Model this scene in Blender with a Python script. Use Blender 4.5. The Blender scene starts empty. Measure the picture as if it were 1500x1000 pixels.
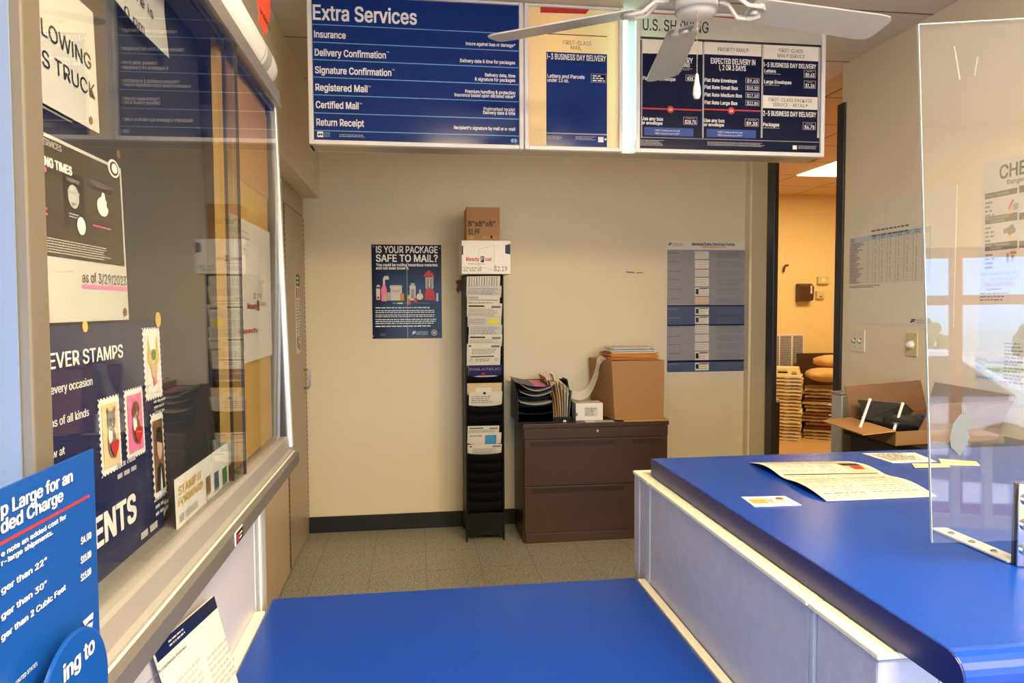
import bpy, math, random
from mathutils import Vector, Matrix
random.seed(7)
S = bpy.context.scene
COL = S.collection

# ---------------------------------------------------------------- camera
F_PX, YAW, PITCH, ROLL = 1035.0, 0.1351, 0.0488, -0.00467
EYE = Vector((0, 0, 1.46))
_fw = Vector((math.sin(YAW)*math.cos(PITCH), math.cos(YAW)*math.cos(PITCH), -math.sin(PITCH)))
_r0 = Vector((math.cos(YAW), -math.sin(YAW), 0)); _u0 = _r0.cross(_fw)
_rt = _r0*math.cos(ROLL) + _u0*math.sin(ROLL); _up = -_r0*math.sin(ROLL) + _u0*math.cos(ROLL)
cd = bpy.data.cameras.new('camera'); cam = bpy.data.objects.new('camera', cd); COL.objects.link(cam)
cd.sensor_width = 36; cd.lens = 36*F_PX/1500; cd.clip_start = 0.02; cd.clip_end = 300
cam.matrix_world = Matrix(((_rt.x, _up.x, -_fw.x, EYE.x), (_rt.y, _up.y, -_fw.y, EYE.y), (_rt.z, _up.z, -_fw.z, EYE.z), (0, 0, 0, 1)))
S.camera = cam

# ---------------------------------------------------------------- sky, sun, lamps, exposure
S.view_settings.view_transform = 'Standard'; S.view_settings.look = 'None'
S.view_settings.gamma = 1; S.view_settings.use_curve_mapping = False
S.view_settings.exposure = 0.0
W = bpy.data.worlds.new('world'); S.world = W; W.use_nodes = True
wn = W.node_tree.nodes; wl = W.node_tree.links
for n in list(wn): wn.remove(n)
wo = wn.new('ShaderNodeOutputWorld'); bg = wn.new('ShaderNodeBackground'); sky = wn.new('ShaderNodeTexSky')
sky.sky_type = 'HOSEK_WILKIE'; sky.sun_direction = Vector((0.6, 0.25, 0.75)).normalized(); sky.turbidity = 4
tint = wn.new('ShaderNodeMix'); tint.data_type = 'RGBA'; tint.blend_type = 'MULTIPLY'; tint.inputs['Factor'].default_value = 1; tint.inputs['B'].default_value = (.60, .86, 1.24, 1)
wl.new(sky.outputs[0], tint.inputs['A']); wl.new(tint.outputs['Result'], bg.inputs[0]); wl.new(bg.outputs[0], wo.inputs[0])
bg.inputs[1].default_value = 50.0

def lamp(name, kind, loc, rot, energy, color, size=None, size_y=None, **kw):
    d = bpy.data.lights.new(name, kind); d.energy = energy; d.color = color
    if kind == 'AREA':
        d.shape = 'RECTANGLE'; d.size = size; d.size_y = size_y
    for k, v in kw.items(): setattr(d, k, v)
    o = bpy.data.objects.new(name, d); o.location = loc; o.rotation_euler = rot; COL.objects.link(o)
    return o
sun = lamp('sun', 'SUN', (0, -8, 8), (0, 0, 0), 28.0, (1, .94, .9), angle=0.01)
sun.rotation_euler = Vector((-0.6, -0.25, -0.75)).to_track_quat('-Z', 'Y').to_euler()
WIN = (-4.2, 4.3, 0.30, 1.98, -2.8)      # storefront window x0 x1 z0 z1 y
po = lamp('daylight_portal', 'AREA', ((WIN[0]+WIN[1])/2, WIN[4]-.02, (WIN[2]+WIN[3])/2), (math.radians(90), 0, 0), 1, (1, 1, 1), WIN[1]-WIN[0], WIN[3]-WIN[2])
po.data.cycles.is_portal = True
WARM = (1.0, 0.80, 0.55)
# fluorescent troffers in the ceiling grid: (x, y, watts, colour)
TROFFERS = [(1.9, -.45, 85, (1.0, .80, .47)), (.68, .16, 130, (1.0, .80, .47)), (3.12, -1.67, 200, (1.0, .80, .47)), (3.73+.61, 6.25, 54, (1.0, .75, .37))]

# ---------------------------------------------------------------- helpers
def ray(px, py):
    return ((px-750)/F_PX)*_rt + ((500-py)/F_PX)*_up + _fw
def at(px, py, ax, val):
    """the point of the plane x/y/z = val that the photograph shows at a pixel"""
    d = ray(px, py); i = 'xyz'.index(ax)
    return EYE + d*((val-EYE[i])/d[i])

import os
try: FONT = bpy.data.fonts.load(os.path.join(bpy.utils.resource_path('LOCAL'), 'datafiles', 'fonts', 'Inter.woff2'))
except Exception: FONT = None                 # Blender's own built-in face
_glyph = {}
def glyphs(s, bold=0.0):
    if FONT: s = s.replace('I', '\u0399').replace('l', '\u04cf')   # plain strokes, no serifs or tails
    k = (s, bold)
    if k not in _glyph:
        cu = bpy.data.curves.new('t', 'FONT'); cu.body = s
        if FONT: cu.font = FONT
        cu.size = 40; cu.resolution_u = 3
        o = bpy.data.objects.new('t', cu); COL.objects.link(o)
        dg = bpy.context.evaluated_depsgraph_get(); dg.update()
        me = o.evaluated_get(dg).to_mesh()
        vs = [(v.co.x/40, v.co.y/40) for v in me.vertices]; fs = [tuple(p.vertices) for p in me.polygons]
        o.evaluated_get(dg).to_mesh_clear()
        bpy.data.objects.remove(o); bpy.data.curves.remove(cu)
        _glyph[k] = (vs, fs)
    return _glyph[k]
CAP = max(v[1] for v in glyphs('H')[0])

MATS = {}
class MB:
    def __init__(s): s.v = []; s.f = []; s.m = []; s.mats = []
    def mi(s, m):
        if m not in s.mats: s.mats.append(m)
        return s.mats.index(m)
    def face(s, pts, m):
        b = len(s.v); s.v += [Vector(p) for p in pts]; s.f.append(tuple(range(b, b+len(pts)))); s.m.append(s.mi(m))
    def mesh(s, vs, fs, m):
        b = len(s.v); s.v += [Vector(p) for p in vs]; k = s.mi(m)
        for f in fs: s.f.append(tuple(b+i for i in f)); s.m.append(k)
    def hexa(s, p, m):
        s.mesh(p, [(0, 3, 2, 1), (4, 5, 6, 7), (0, 1, 5, 4), (1, 2, 6, 5), (2, 3, 7, 6), (3, 0, 4, 7)], m)
    def box(s, x0, x1, y0, y1, z0, z1, m):
        s.hexa([(x0, y0, z0), (x1, y0, z0), (x1, y1, z0), (x0, y1, z0), (x0, y0, z1), (x1, y0, z1), (x1, y1, z1), (x0, y1, z1)], m)
        return s
    def obox(s, o, a, b, c, m):
        o, a, b, c = Vector(o), Vector(a), Vector(b), Vector(c)
        if a.cross(b).dot(c) < 0: a, b = b, a
        s.hexa([o, o+a, o+a+b, o+b, o+c, o+a+c, o+a+b+c, o+b+c], m); return s
    def prism(s, poly, ext, m):
        poly = [Vector(p) for p in poly]; e = Vector(ext); n = len(poly)
        nrm = Vector((0, 0, 0))
        for i in range(n): nrm += poly[i].cross(poly[(i+1) % n])
        if nrm.dot(e) < 0: poly = poly[::-1]
        s.mesh(poly+[p+e for p in poly], [tuple(range(n))[::-1], tuple(range(n, 2*n))]+[(i, (i+1) % n, n+(i+1) % n, n+i) for i in range(n)], m); return s
    def tube(s, pts, r, m, seg=10, cap=True):
        pts = [Vector(p) for p in pts]; rs = r if isinstance(r, (list, tuple)) else [r]*len(pts); vs = []; fs = []
        pu = None
        for i, p in enumerate(pts):
            d = (pts[min(i+1, len(pts)-1)]-pts[max(i-1, 0)]).normalized()
            if pu is None:
                a = Vector((0, 0, 1)) if abs(d.z) < .9 else Vector((1, 0, 0)); pu = (a-d*a.dot(d)).normalized()
            else: pu = (pu-d*pu.dot(d)).normalized()
            w = d.cross(pu)
            for k in range(seg):
                t = 2*math.pi*k/seg; vs.append(p+(pu*math.cos(t)+w*math.sin(t))*rs[i])
        for i in range(len(pts)-1):
            for k in range(seg):
                k2 = (k+1) % seg; fs.append((i*seg+k, i*seg+k2, (i+1)*seg+k2, (i+1)*seg+k))
        if cap: fs += [tuple(range(seg))[::-1], tuple((len(pts)-1)*seg+k for k in range(seg))]
        s.mesh(vs, fs, m); return s
    def lathe(s, c, prof, m, seg=24, axis=(0, 0, 1)):
        ax = Vector(axis); return s.tube([Vector(c)+ax*z for r, z in prof], [max(r, 1e-4) for r, z in prof], m, seg)
    def strip(s, a, b, m):
        """a ribbon between two polylines"""
        n = len(a); s.mesh(list(a)+list(b), [(i, i+1, n+i+1, n+i) for i in range(n-1)], m); return s
    def build(s, name, mat=None, parent=None, bevel=0, smooth=False, solid=0, origin=None, seg=2):
        me = bpy.data.meshes.new(name)
        if origin is None:
            if parent is not None: origin = Vector(parent['_o'])
            else:
                lo = [min(v[i] for v in s.v) for i in range(3)]; hi = [max(v[i] for v in s.v) for i in range(3)]
                origin = Vector(((lo[0]+hi[0])/2, (lo[1]+hi[1])/2, lo[2]))
        me.from_pydata([v-origin for v in s.v], [], s.f); me.validate()
        for m in s.mats: me.materials.append(MATS[m])
        for p, k in zip(me.polygons, s.m): p.material_index = k; p.use_smooth = smooth
        o = bpy.data.objects.new(name, me); COL.objects.link(o)
        if parent is not None: o.parent = parent
        else: o.location = origin
        o['_o'] = tuple(origin)
        if solid: md = o.modifiers.new('thickness', 'SOLIDIFY'); md.thickness = solid; md.offset = -1
        if bevel: md = o.modifiers.new('edge', 'BEVEL'); md.width = bevel; md.segments = seg; md.limit_method = 'ANGLE'; md.angle_limit = .6
        return o

def thing(name, loc, label, cat, group=None):
    o = bpy.data.objects.new(name, None); COL.objects.link(o); o.location = loc; o.empty_display_size = .05
    o['_o'] = tuple(loc); return tag(o, label, cat, group)
def tag(o, label, cat, group=None):
    o['label'] = label; o['category'] = cat
    if group: o['group'] = group
    return o
def struct(o): o['kind'] = 'structure'; return o

class Sheet:
    """prints on a flat face: o = any point of it, u = reading direction, w = up, n = towards the reader"""
    def __init__(s, mb, o, u, w, step=.0005):
        s.mb, s.o, s.u, s.w = mb, Vector(o), Vector(u).normalized(), Vector(w).normalized(); s.n = s.u.cross(s.w).normalized(); s.step = step
    def uv(s, px, py):
        d = ray(px, py); t = (s.o-EYE).dot(s.n)/d.dot(s.n); p = EYE+d*t-s.o; return p.dot(s.u), p.dot(s.w)
    def p(s, a, b, k=1): return s.o+s.u*a+s.w*b+s.n*(s.step*k)
    def rect(s, a0, b0, a1, b1, m, k=1):
        a0, a1 = sorted((a0, a1)); b0, b1 = sorted((b0, b1))
        s.mb.face([s.p(a0, b0, k), s.p(a1, b0, k), s.p(a1, b1, k), s.p(a0, b1, k)], m)
    def R(s, x0, y0, x1, y1, m, k=1):
        a, b = s.uv(x0, y0), s.uv(x1, y1); s.rect(a[0], a[1], b[0], b[1], m, k)
    def poly(s, pts, m, k=1): s.mb.face([s.p(*s.uv(*q), k) for q in pts], m)
    def upoly(s, pts, m, k=1): s.mb.face([s.p(*q, k) for q in pts], m)
    def disc(s, a, b, r, m, k=1, seg=18, ry=None):
        s.mb.face([s.p(a+r*math.cos(t*2*math.pi/seg), b+(ry or r)*math.sin(t*2*math.pi/seg), k) for t in range(seg)], m)
    def D(s, x, y, rpx, m, k=1, ry=None):
        a = s.uv(x, y); r = abs(s.uv(x+rpx, y)[0]-a[0]); s.disc(a[0], a[1], r, m, k, ry=(abs(s.uv(x, y+ry)[1]-a[1]) if ry else r))
    def text(s, t, a, b, cap, m, k=2, width=None, bold=0, align='L', rot=0):
        vs, fs = glyphs(t)
        if not vs: return
        x0 = min(v[0] for v in vs); x1 = max(v[0] for v in vs); sy = cap/CAP
        sx = sy if width is None else width/(x1-x0)
        dups = [(0, 0, 0)] if not bold else [(-bold, -bold*.7, 0), (bold, -bold*.7, .25), (-bold, bold*.7, .5), (bold, bold*.7, .75)]
        off = {'L': 0, 'C': -(x1-x0)*sx/2, 'R': -(x1-x0)*sx}[align]
        for ex, ey, ek in dups:          # heavier strokes: the letters laid over themselves a hair apart
            s.mb.mesh([s.p(a+off+(x-x0)*sx+ex*sx, b+y*sy+ey*sy, k+ek) for x, y in vs], fs, m)
    def T(s, t, x0, y, x1, cap, m, k=2, bold=0, align='L'):
        """text whose baseline starts at pixel (x0, y) and ends at x1 (None: natural width); cap height in pixels"""
        a = s.uv(x0, y); c = abs(s.uv(x0, y-cap)[1]-a[1])
        s.text(t, a[0], a[1], c, m, k, None if x1 is None else abs(s.uv(x1, y)[0]-a[0]), bold, align)
    def fine(s, a0, b0, a1, b1, n, m, k=2, fill=.45, words=True, rag=.25):
        """n lines of print too small to read"""
        a0, a1 = sorted((a0, a1)); b0, b1 = sorted((b0, b1)); pit = (b1-b0)/n; h = pit*fill
        for i in range(n):
            y = b1-pit*(i+1)+(pit-h)/2; end = a1-(a1-a0)*random.random()*rag; x = a0
            if not words: s.rect(a0, y, end, y+h, m, k); continue
            while x < end-h:
                w = min(h*random.uniform(1.5, 5.5), end-x); s.rect(x, y, x+w, y+h, m, k); x += w+h*.8
    def N(s, x0, y0, x1, y1, n, m, k=2, fill=.45, words=True, rag=.25):
        a, b = s.uv(x0, y0), s.uv(x1, y1); s.fine(a[0], a[1], b[0], b[1], n, m, k, fill, words, rag)
    def bird(s, x0, y0, x1, y1, m, k=2):
        """the slanted eagle-head emblem"""
        a, b = s.uv(x0, y0), s.uv(x1, y1); w, h = b[0]-a[0], a[1]-b[1]
        q = lambda l: [(a[0]+x*w, b[1]+y*h) for x, y in l]
        s.upoly(q([(.1, 1), (1, 1), (.97, .72), (.62, .78), (.28, .72)]), m, k)
        s.upoly(q([(.0, 0), (.06, .55), (.55, .66), (.9, .58), (.98, .62), (.86, .36), (.5, .34), (.22, .12)]), m, k)

# ---------------------------------------------------------------- materials
def mat(name, col, rough=.5, metal=0, spec=.5, noise=0, nscale=20, bump=0, bscale=200, emit=None, estr=0, trans=0, coat=0, aniso=None):
    m = bpy.data.materials.new(name); m.use_nodes = True; MATS[name] = m
    nt = m.node_tree; b = nt.nodes['Principled BSDF']; L = nt.links
    c = tuple(((x/255)/12.92 if x/255 <= .04045 else ((x/255+.055)/1.055)**2.4) for x in col)+(1,)
    b.inputs['Base Color'].default_value = c; b.inputs['Roughness'].default_value = rough; b.inputs['Metallic'].default_value = metal
    b.inputs['Specular IOR Level'].default_value = spec
    if coat: b.inputs['Coat Weight'].default_value = coat; b.inputs['Coat Roughness'].default_value = .06
    tc = nt.nodes.new('ShaderNodeTexCoord')
    if noise:
        n = nt.nodes.new('ShaderNodeTexNoise'); n.inputs['Scale'].default_value = nscale; n.inputs['Detail'].default_value = 5; L.new(tc.outputs['Object'], n.inputs['Vector'])
        mx = nt.nodes.new('ShaderNodeMix'); mx.data_type = 'RGBA'
        mx.inputs['A'].default_value = tuple(x*(1-noise) for x in c[:3])+(1,); mx.inputs['B'].default_value = tuple(min(1, x*(1+noise)) for x in c[:3])+(1,)
        L.new(n.outputs['Fac'], mx.inputs['Factor']); L.new(mx.outputs['Result'], b.inputs['Base Color'])
    if bump:
        n = nt.nodes.new('ShaderNodeTexNoise'); n.inputs['Scale'].default_value = bscale; n.inputs['Detail'].default_value = 3; L.new(tc.outputs['Object'], n.inputs['Vector'])
        bp = nt.nodes.new('ShaderNodeBump'); bp.inputs['Strength'].default_value = bump; bp.inputs['Distance'].default_value = .002; L.new(n.outputs['Fac'], bp.inputs['Height']); L.new(bp.outputs[0], b.inputs['Normal'])
    if emit:
        e = tuple((x/255)**2.2 for x in emit)+(1,); b.inputs['Emission Color'].default_value = e; b.inputs['Emission Strength'].default_value = estr
    if trans:
        t = nt.nodes.new('ShaderNodeBsdfTranslucent'); t.inputs[0].default_value = c; ms = nt.nodes.new('ShaderNodeMixShader'); ms.inputs[0].default_value = trans
        L.new(b.outputs[0], ms.inputs[1]); L.new(t.outputs[0], ms.inputs[2]); L.new(ms.outputs[0], nt.nodes['Material Output'].inputs[0])
    return m
def clear(name, tint, ior=1.5, rough=0.0, haze=0.0):
    """clear sheet: transparent, with the mirror reflection its refractive index gives at each angle"""
    m = bpy.data.materials.new(name); m.use_nodes = True; MATS[name] = m; nt = m.node_tree; N = nt.nodes; L = nt.links
    N.remove(N['Principled BSDF'])
    t = N.new('ShaderNodeBsdfTransparent'); t.inputs[0].default_value = tint+(1,)
    g = N.new('ShaderNodeBsdfGlossy'); g.inputs['Roughness'].default_value = rough
    ge = N.new('ShaderNodeNewGeometry'); mr = N.new('ShaderNodeMapRange'); mr.inputs['To Min'].default_value = ior; mr.inputs['To Max'].default_value = 1/ior
    L.new(ge.outputs['Backfacing'], mr.inputs['Value'])
    fr = N.new('ShaderNodeFresnel'); L.new(mr.outputs[0], fr.inputs['IOR'])
    mx = N.new('ShaderNodeMixShader'); L.new(fr.outputs[0], mx.inputs[0]); L.new(g.outputs[0], mx.inputs[2])
    if haze:
        d = N.new('ShaderNodeBsdfDiffuse'); d.inputs[0].default_value = (.9, .9, .9, 1); m2 = N.new('ShaderNodeMixShader'); m2.inputs[0].default_value = haze
        L.new(t.outputs[0], m2.inputs[1]); L.new(d.outputs[0], m2.inputs[2]); L.new(m2.outputs[0], mx.inputs[1])
    else: L.new(t.outputs[0], mx.inputs[1])
    L.new(mx.outputs[0], N['Material Output'].inputs[0]); return m

mat('wall_paint', (226, 214, 182), .62, noise=.03, nscale=3, bump=.08, bscale=120)
mat('wall_paint_lit', (234, 220, 192), .62, noise=.03, nscale=3, bump=.08, bscale=120)  # wall paint lightened: the stronger light on the right wall put into its colour
mat('back_paint_lit', (232, 205, 150), .7, noise=.04, nscale=3)  # warm lamp light put into the stockroom wall colour
mat('black_rubber', (26, 26, 28), .45)
mat('black_frame', (34, 36, 42), .4)
mat('black_plastic', (15, 15, 17), .42, spec=.3)
mat('black_metal', (16, 15, 16), .45, spec=.25)
mat('lobby_floor', (150, 140, 125), .4, noise=.1, nscale=40)
mat('tan_floor', (190, 150, 100), .5, noise=.06, nscale=6)
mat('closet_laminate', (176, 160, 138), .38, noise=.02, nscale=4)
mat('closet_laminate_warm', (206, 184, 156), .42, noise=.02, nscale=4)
mat('hinge_metal', (120, 100, 70), .35, metal=.8)
mat('chrome', (215, 215, 218), .14, metal=1)
mat('steel', (190, 192, 196), .28, metal=1)
mat('aluminium', (178, 172, 165), .35, metal=.6)
mat('aluminium_light', (214, 216, 220), .35, metal=.4)
mat('track_grey', (126, 116, 106), .4, metal=.3)
mat('dark_track', (52, 48, 46), .4)
mat('blue_laminate', (9, 57, 150), .26, spec=.3, noise=.03, nscale=30, bump=.03, bscale=400)
mat('blue_edge', (18, 30, 92), .34)
mat('lilac_panel', (178, 177, 188), .5, noise=.16, nscale=45, bump=.05, bscale=500)
mat('lilac_light', (188, 185, 196), .45, noise=.02, nscale=10)
mat('cream_trim', (232, 222, 196), .5)
mat('grey_post', (176, 180, 186), .4, noise=.05, nscale=40)
mat('white_metal', (232, 230, 226), .35)
mat('fan_white', (236, 234, 226), .4)
mat('fan_blade', (206, 206, 200), .45)
mat('brown_metal', (66, 46, 36), .42, bump=.05, bscale=600)
mat('brown_metal_dark', (44, 30, 24), .5)
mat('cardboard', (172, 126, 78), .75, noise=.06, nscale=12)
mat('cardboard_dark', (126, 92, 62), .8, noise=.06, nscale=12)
mat('tape', (190, 150, 100), .25)
mat('white_card', (236, 232, 226), .55)
mat('paper', (228, 222, 206), .7)
mat('paper_gloss', (240, 238, 232), .25)
mat('paper_grey', (214, 210, 204), .7)
mat('paper_tan', (222, 196, 150), .7)
mat('case_end_daylit', (104, 119, 149), .45, noise=.03, nscale=8)  # blue of the daylight put into the end panel's colour
mat('bronze_post', (104, 97, 86), .45, metal=.2)
mat('plexi_edge', (176, 186, 186), .3, spec=.3)
mat('board_head', (234, 228, 214), .4)
mat('fascia_grey', (104, 100, 98), .45, metal=.2)
mat('ledge_grey', (150, 146, 142), .45, metal=.2)
mat('tube_warm', (255, 255, 255), .5, emit=(255, 226, 180), estr=3.2)
mat('case_paper', (186, 185, 182), .7)
mat('form_paper', (200, 193, 176), .75)
mat('chain', (170, 160, 140), .4)
mat('manila', (214, 176, 112), .7)
mat('orange_envelope', (214, 140, 62), .7)
mat('navy_print', (24, 36, 80), .2, spec=.25)
mat('navy_board', (26, 50, 118), .14, spec=.22)
mat('navy_dark', (22, 29, 58), .14, spec=.22)
mat('sky_line', (110, 178, 226), .3)
mat('white_print', (238, 238, 236), .35)
mat('black_print', (28, 28, 30), .5)
mat('grey_print', (120, 118, 120), .6)
mat('light_grey_print', (178, 176, 178), .6)
mat('blue_print', (36, 70, 150), .5)
mat('pale_blue_print', (190, 204, 220), .6)
mat('slate_print', (148, 147, 156), .55)
mat('indigo_print', (70, 84, 122), .5)
mat('red_print', (196, 42, 38), .5)
mat('pink_print', (236, 120, 170), .5)
mat('pink_ink', (226, 84, 150), .5)
mat('green_print', (70, 120, 76), .6)
mat('yellow_print', (236, 226, 90), .6)
mat('gold_print', (214, 182, 84), .5)
mat('brown_print', (120, 84, 56), .6)
mat('skin_print', (210, 170, 140), .6)
mat('sticky_blue', (70, 160, 196), .6)
mat('purple_print', (48, 42, 100), .4)
mat('charcoal_board', (40, 42, 54), .6)
mat('dark_poster', (62, 56, 52), .4)
mat('notice_blue', (12, 68, 146), .3)
mat('orange_tag', (236, 86, 50), .6)
mat('cork_yellow', (214, 172, 96), .8, noise=.04, nscale=10)
mat('kraft', (200, 150, 92), .75)
mat('switch_ivory', (226, 218, 200), .35)
mat('dimmer_ivory', (206, 192, 140), .4)
mat('towel_brown', (74, 48, 36), .3)
mat('tray_cream', (232, 212, 160), .5)
mat('tray_cream2', (190, 166, 124), .5)
mat('tray_rust', (128, 74, 46), .6)
mat('sack', (206, 166, 104), .8, noise=.1, nscale=20)
mat('dark_slot', (40, 32, 26), .7)
mat('bag_blue', (26, 44, 92), .35)
mat('bag_black', (24, 24, 30), .3)
mat('white_tube', (236, 236, 236), .3)
mat('tape_white', (128, 134, 138), .6, trans=.5)
mat('board_white', (238, 234, 222), .2, spec=.3, trans=.5)
mat('board_cream', (255, 238, 206), .3, trans=.65)
mat('tube_light', (255, 255, 255), .5, emit=(176, 244, 232), estr=7.5)
mat('diffuser', (255, 250, 235), .5, emit=(255, 226, 160), estr=5)
mat('diffuser_cool', (255, 250, 235), .5, emit=(255, 240, 210), estr=4)
mat('concrete', (214, 200, 190), .8, noise=.06, nscale=2)
mat('tree_green', (96, 120, 66), .8, noise=.3, nscale=4)
mat('trunk', (100, 80, 60), .8)
mat('rust_frame', (160, 88, 62), .5)
mat('car_white', (230, 230, 232), .2)
mat('car_glass', (40, 50, 60), .05)
mat('grass_green', (120, 150, 60), .9)
clear('glass', (.965, .975, .97), 1.55)
clear('plexi', (.96, .965, .965), 1.49, haze=.02)

def tile_material(name, base, line, x0, y0, sx, sy, lw, speck=0, rough=.5, bump=0):
    m = mat(name, base, rough, noise=.05, nscale=9, bump=bump, bscale=90); nt = m.node_tree; N = nt.nodes; L = nt.links; b = N['Principled BSDF']
    src = b.inputs['Base Color'].links[0].from_socket
    tc = N.new('ShaderNodeNewGeometry'); sp = N.new('ShaderNodeSeparateXYZ'); L.new(tc.outputs['Position'], sp.inputs[0]); fac = None
    for out, o, s_ in ((0, x0, sx), (1, y0, sy)):
        a = N.new('ShaderNodeMath'); a.operation = 'SUBTRACT'; L.new(sp.outputs[out], a.inputs[0]); a.inputs[1].default_value = o-lw/2+100*s_*-1
        d = N.new('ShaderNodeMath'); d.operation = 'MODULO'; L.new(a.outputs[0], d.inputs[0]); d.inputs[1].default_value = s_
        c = N.new('ShaderNodeMath'); c.operation = 'LESS_THAN'; L.new(d.outputs[0], c.inputs[0]); c.inputs[1].default_value = lw
        if fac is None: fac = c.outputs[0]
        else:
            mx = N.new('ShaderNodeMath'); mx.operation = 'MAXIMUM'; L.new(fac, mx.inputs[0]); L.new(c.outputs[0], mx.inputs[1]); fac = mx.outputs[0]
    lin = lambda q: tuple((x/255)**2.2 for x in q)+(1,)
    if speck:
        for sc, th, cc in ((110, .585, (98, 90, 76)), (140, .62, (206, 198, 180))):
            n = N.new('ShaderNodeTexNoise'); n.inputs['Scale'].default_value = sc; n.inputs['Detail'].default_value = 1; L.new(tc.outputs['Position'], n.inputs['Vector'])
            g = N.new('ShaderNodeMath'); g.operation = 'GREATER_THAN'; L.new(n.outputs['Fac'], g.inputs[0]); g.inputs[1].default_value = th
            k = N.new('ShaderNodeMix'); k.data_type = 'RGBA'; L.new(g.outputs[0], k.inputs['Factor']); L.new(src, k.inputs['A']); k.inputs['B'].default_value = lin(cc); src = k.outputs['Result']
    k = N.new('ShaderNodeMix'); k.data_type = 'RGBA'; L.new(fac, k.inputs['Factor']); L.new(src, k.inputs['A']); k.inputs['B'].default_value = lin(line)
    L.new(k.outputs['Result'], b.inputs['Base Color'])
tile_material('vinyl_tile', (150, 149, 140), (114, 110, 100), -.262, 4.505, .3048, .3048, .004, speck=1, rough=.35)
tile_material('ceiling_tile', (214, 204, 188), (120, 106, 88), .07, 3.515, 1.22, .61, .012, rough=.8, bump=.15)
tile_material('back_ceiling_tile_lit', (214, 180, 130), (120, 90, 56), 3.73, 6.56, .61, .61, .014, rough=.8, bump=.15)  # ceiling tile tinted with the stockroom lamp's warm light
# ---------------------------------------------------------------- the room
BY, RX, CZ, LX = 4.66, 2.28, 2.74, -.70
struct(MB().box(-4.6, 4.7, -2.9, .95, -.06, 0, 'vinyl_tile').box(-.9, RX+.06, .95, BY+.1, -.06, 0, 'vinyl_tile').build('floor'))
struct(MB().box(RX+.06, 6.2, 2.6, 8.0, -.06, 0, 'tan_floor').build('floor_stockroom'))
struct(MB().box(-4.6, 4.7, -2.95, .95, CZ, CZ+.06, 'ceiling_tile').box(-.9, RX+.06, .95, BY+.1, CZ, CZ+.06, 'ceiling_tile').build('ceiling'))
struct(MB().box(RX+.06, 6.2, 2.6, 8.0, CZ, CZ+.06, 'back_ceiling_tile_lit').build('ceiling_stockroom'))
struct(MB().box(-.9, RX+.02, BY, BY+.1, 0, CZ, 'wall_paint').build('wall_back'))
struct(MB().box(-.9, -.76, .80, BY, 0, CZ, 'wall_paint').build('wall_left'))
struct(MB().box(-.76, -.60, .80, BY, 2.155, CZ, 'wall_paint').build('soffit_left'))
struct(MB().box(RX, RX+.12, .85, 3.575, 0, CZ, 'wall_paint_lit').build('wall_right'))
struct(MB().box(RX, RX+.02, 4.345, BY, 0, CZ, 'wall_paint').build('wall_right_corner'))
struct(MB().box(-4.6, -.76, .76, .80, 0, CZ, 'wall_paint').build('wall_lobby_end'))
struct(MB().box(-4.7, -4.6, -2.9, .80, 0, CZ, 'wall_paint').build('wall_lobby_left'))
struct(MB().box(RX+.12, 4.6, .85, .95, 0, CZ, 'wall_paint').build('wall_lobby_end_right'))
struct(MB().box(4.6, 4.7, -2.9, .95, 0, CZ, 'wall_paint').build('wall_lobby_right'))
f = MB().box(-4.6, WIN[0], -2.92, WIN[4], 0, CZ, 'wall_paint').box(WIN[1], 4.6, -2.92, WIN[4], 0, CZ, 'wall_paint')
f.box(WIN[0], WIN[1], -2.92, WIN[4], 0, WIN[2], 'wall_paint').box(WIN[0], WIN[1], -2.92, WIN[4], WIN[3], CZ, 'wall_paint')
struct(f.build('wall_front'))
struct(MB().box(RX+.12, 6.2, 7.75, 7.85, 0, CZ, 'back_paint_lit').build('wall_stockroom_back'))
struct(MB().box(6.1, 6.2, 2.6, 7.75, 0, CZ, 'back_paint_lit').build('wall_stockroom_right'))
struct(MB().box(RX+.12, 6.1, 2.6, 2.7, 0, CZ, 'back_paint_lit').build('wall_stockroom_front'))
struct(MB().box(RX-.02, RX+.02, BY+.1, 7.75, 0, CZ, 'back_paint_lit').build('wall_stockroom_left'))
struct(MB().box(-.70, .0, BY-.008, BY, 0, .105, 'black_rubber').box(0, RX, BY-.008, BY, 0, .105, 'black_rubber').build('baseboard_back', bevel=.002))
struct(MB().box(RX-.012, RX+.02, 4.265, 4.36, 0, 2.54, 'black_frame').build('door_1', bevel=.004))
struct(MB().box(RX-.012, RX+.13, 3.535, 3.60, 0, 2.54, 'black_frame').build('door_2', bevel=.004))
struct(MB().box(2.285-.02, 2.285, 4.59, BY, .105, CZ, 'wall_paint').build('trim_1'))

# storefront window behind the viewer: frame, mullions, panes; pavement, hedge and a parked car outside
x0, x1, z0, z1, wy = WIN
w = MB()
for x in (x0, x0+1.27, x0+2.54, x0+3.81, x0+5.08, x0+6.35, x0+7.62, x1-.06): w.box(x, x+.06, wy-.09, wy-.03, z0, z1, 'rust_frame')
for z in (z0, 1.62, z1-.06): w.box(x0, x1, wy-.088, wy-.032, z, z+.06, 'rust_frame')
wf = struct(w.build('window_1'))
MB().box(x0+.01, x1-.01, wy-.062, wy-.056, z0+.01, z1-.01, 'glass').build('pane', parent=wf)
struct(MB().box(-60, 60, -90, -2.93, -.2, -.12, 'concrete').build('ground_outside'))
struct(MB().box(-40, 40, -38, -33, -.119, -.10, 'grass_green').build('lawn_outside'))

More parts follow.
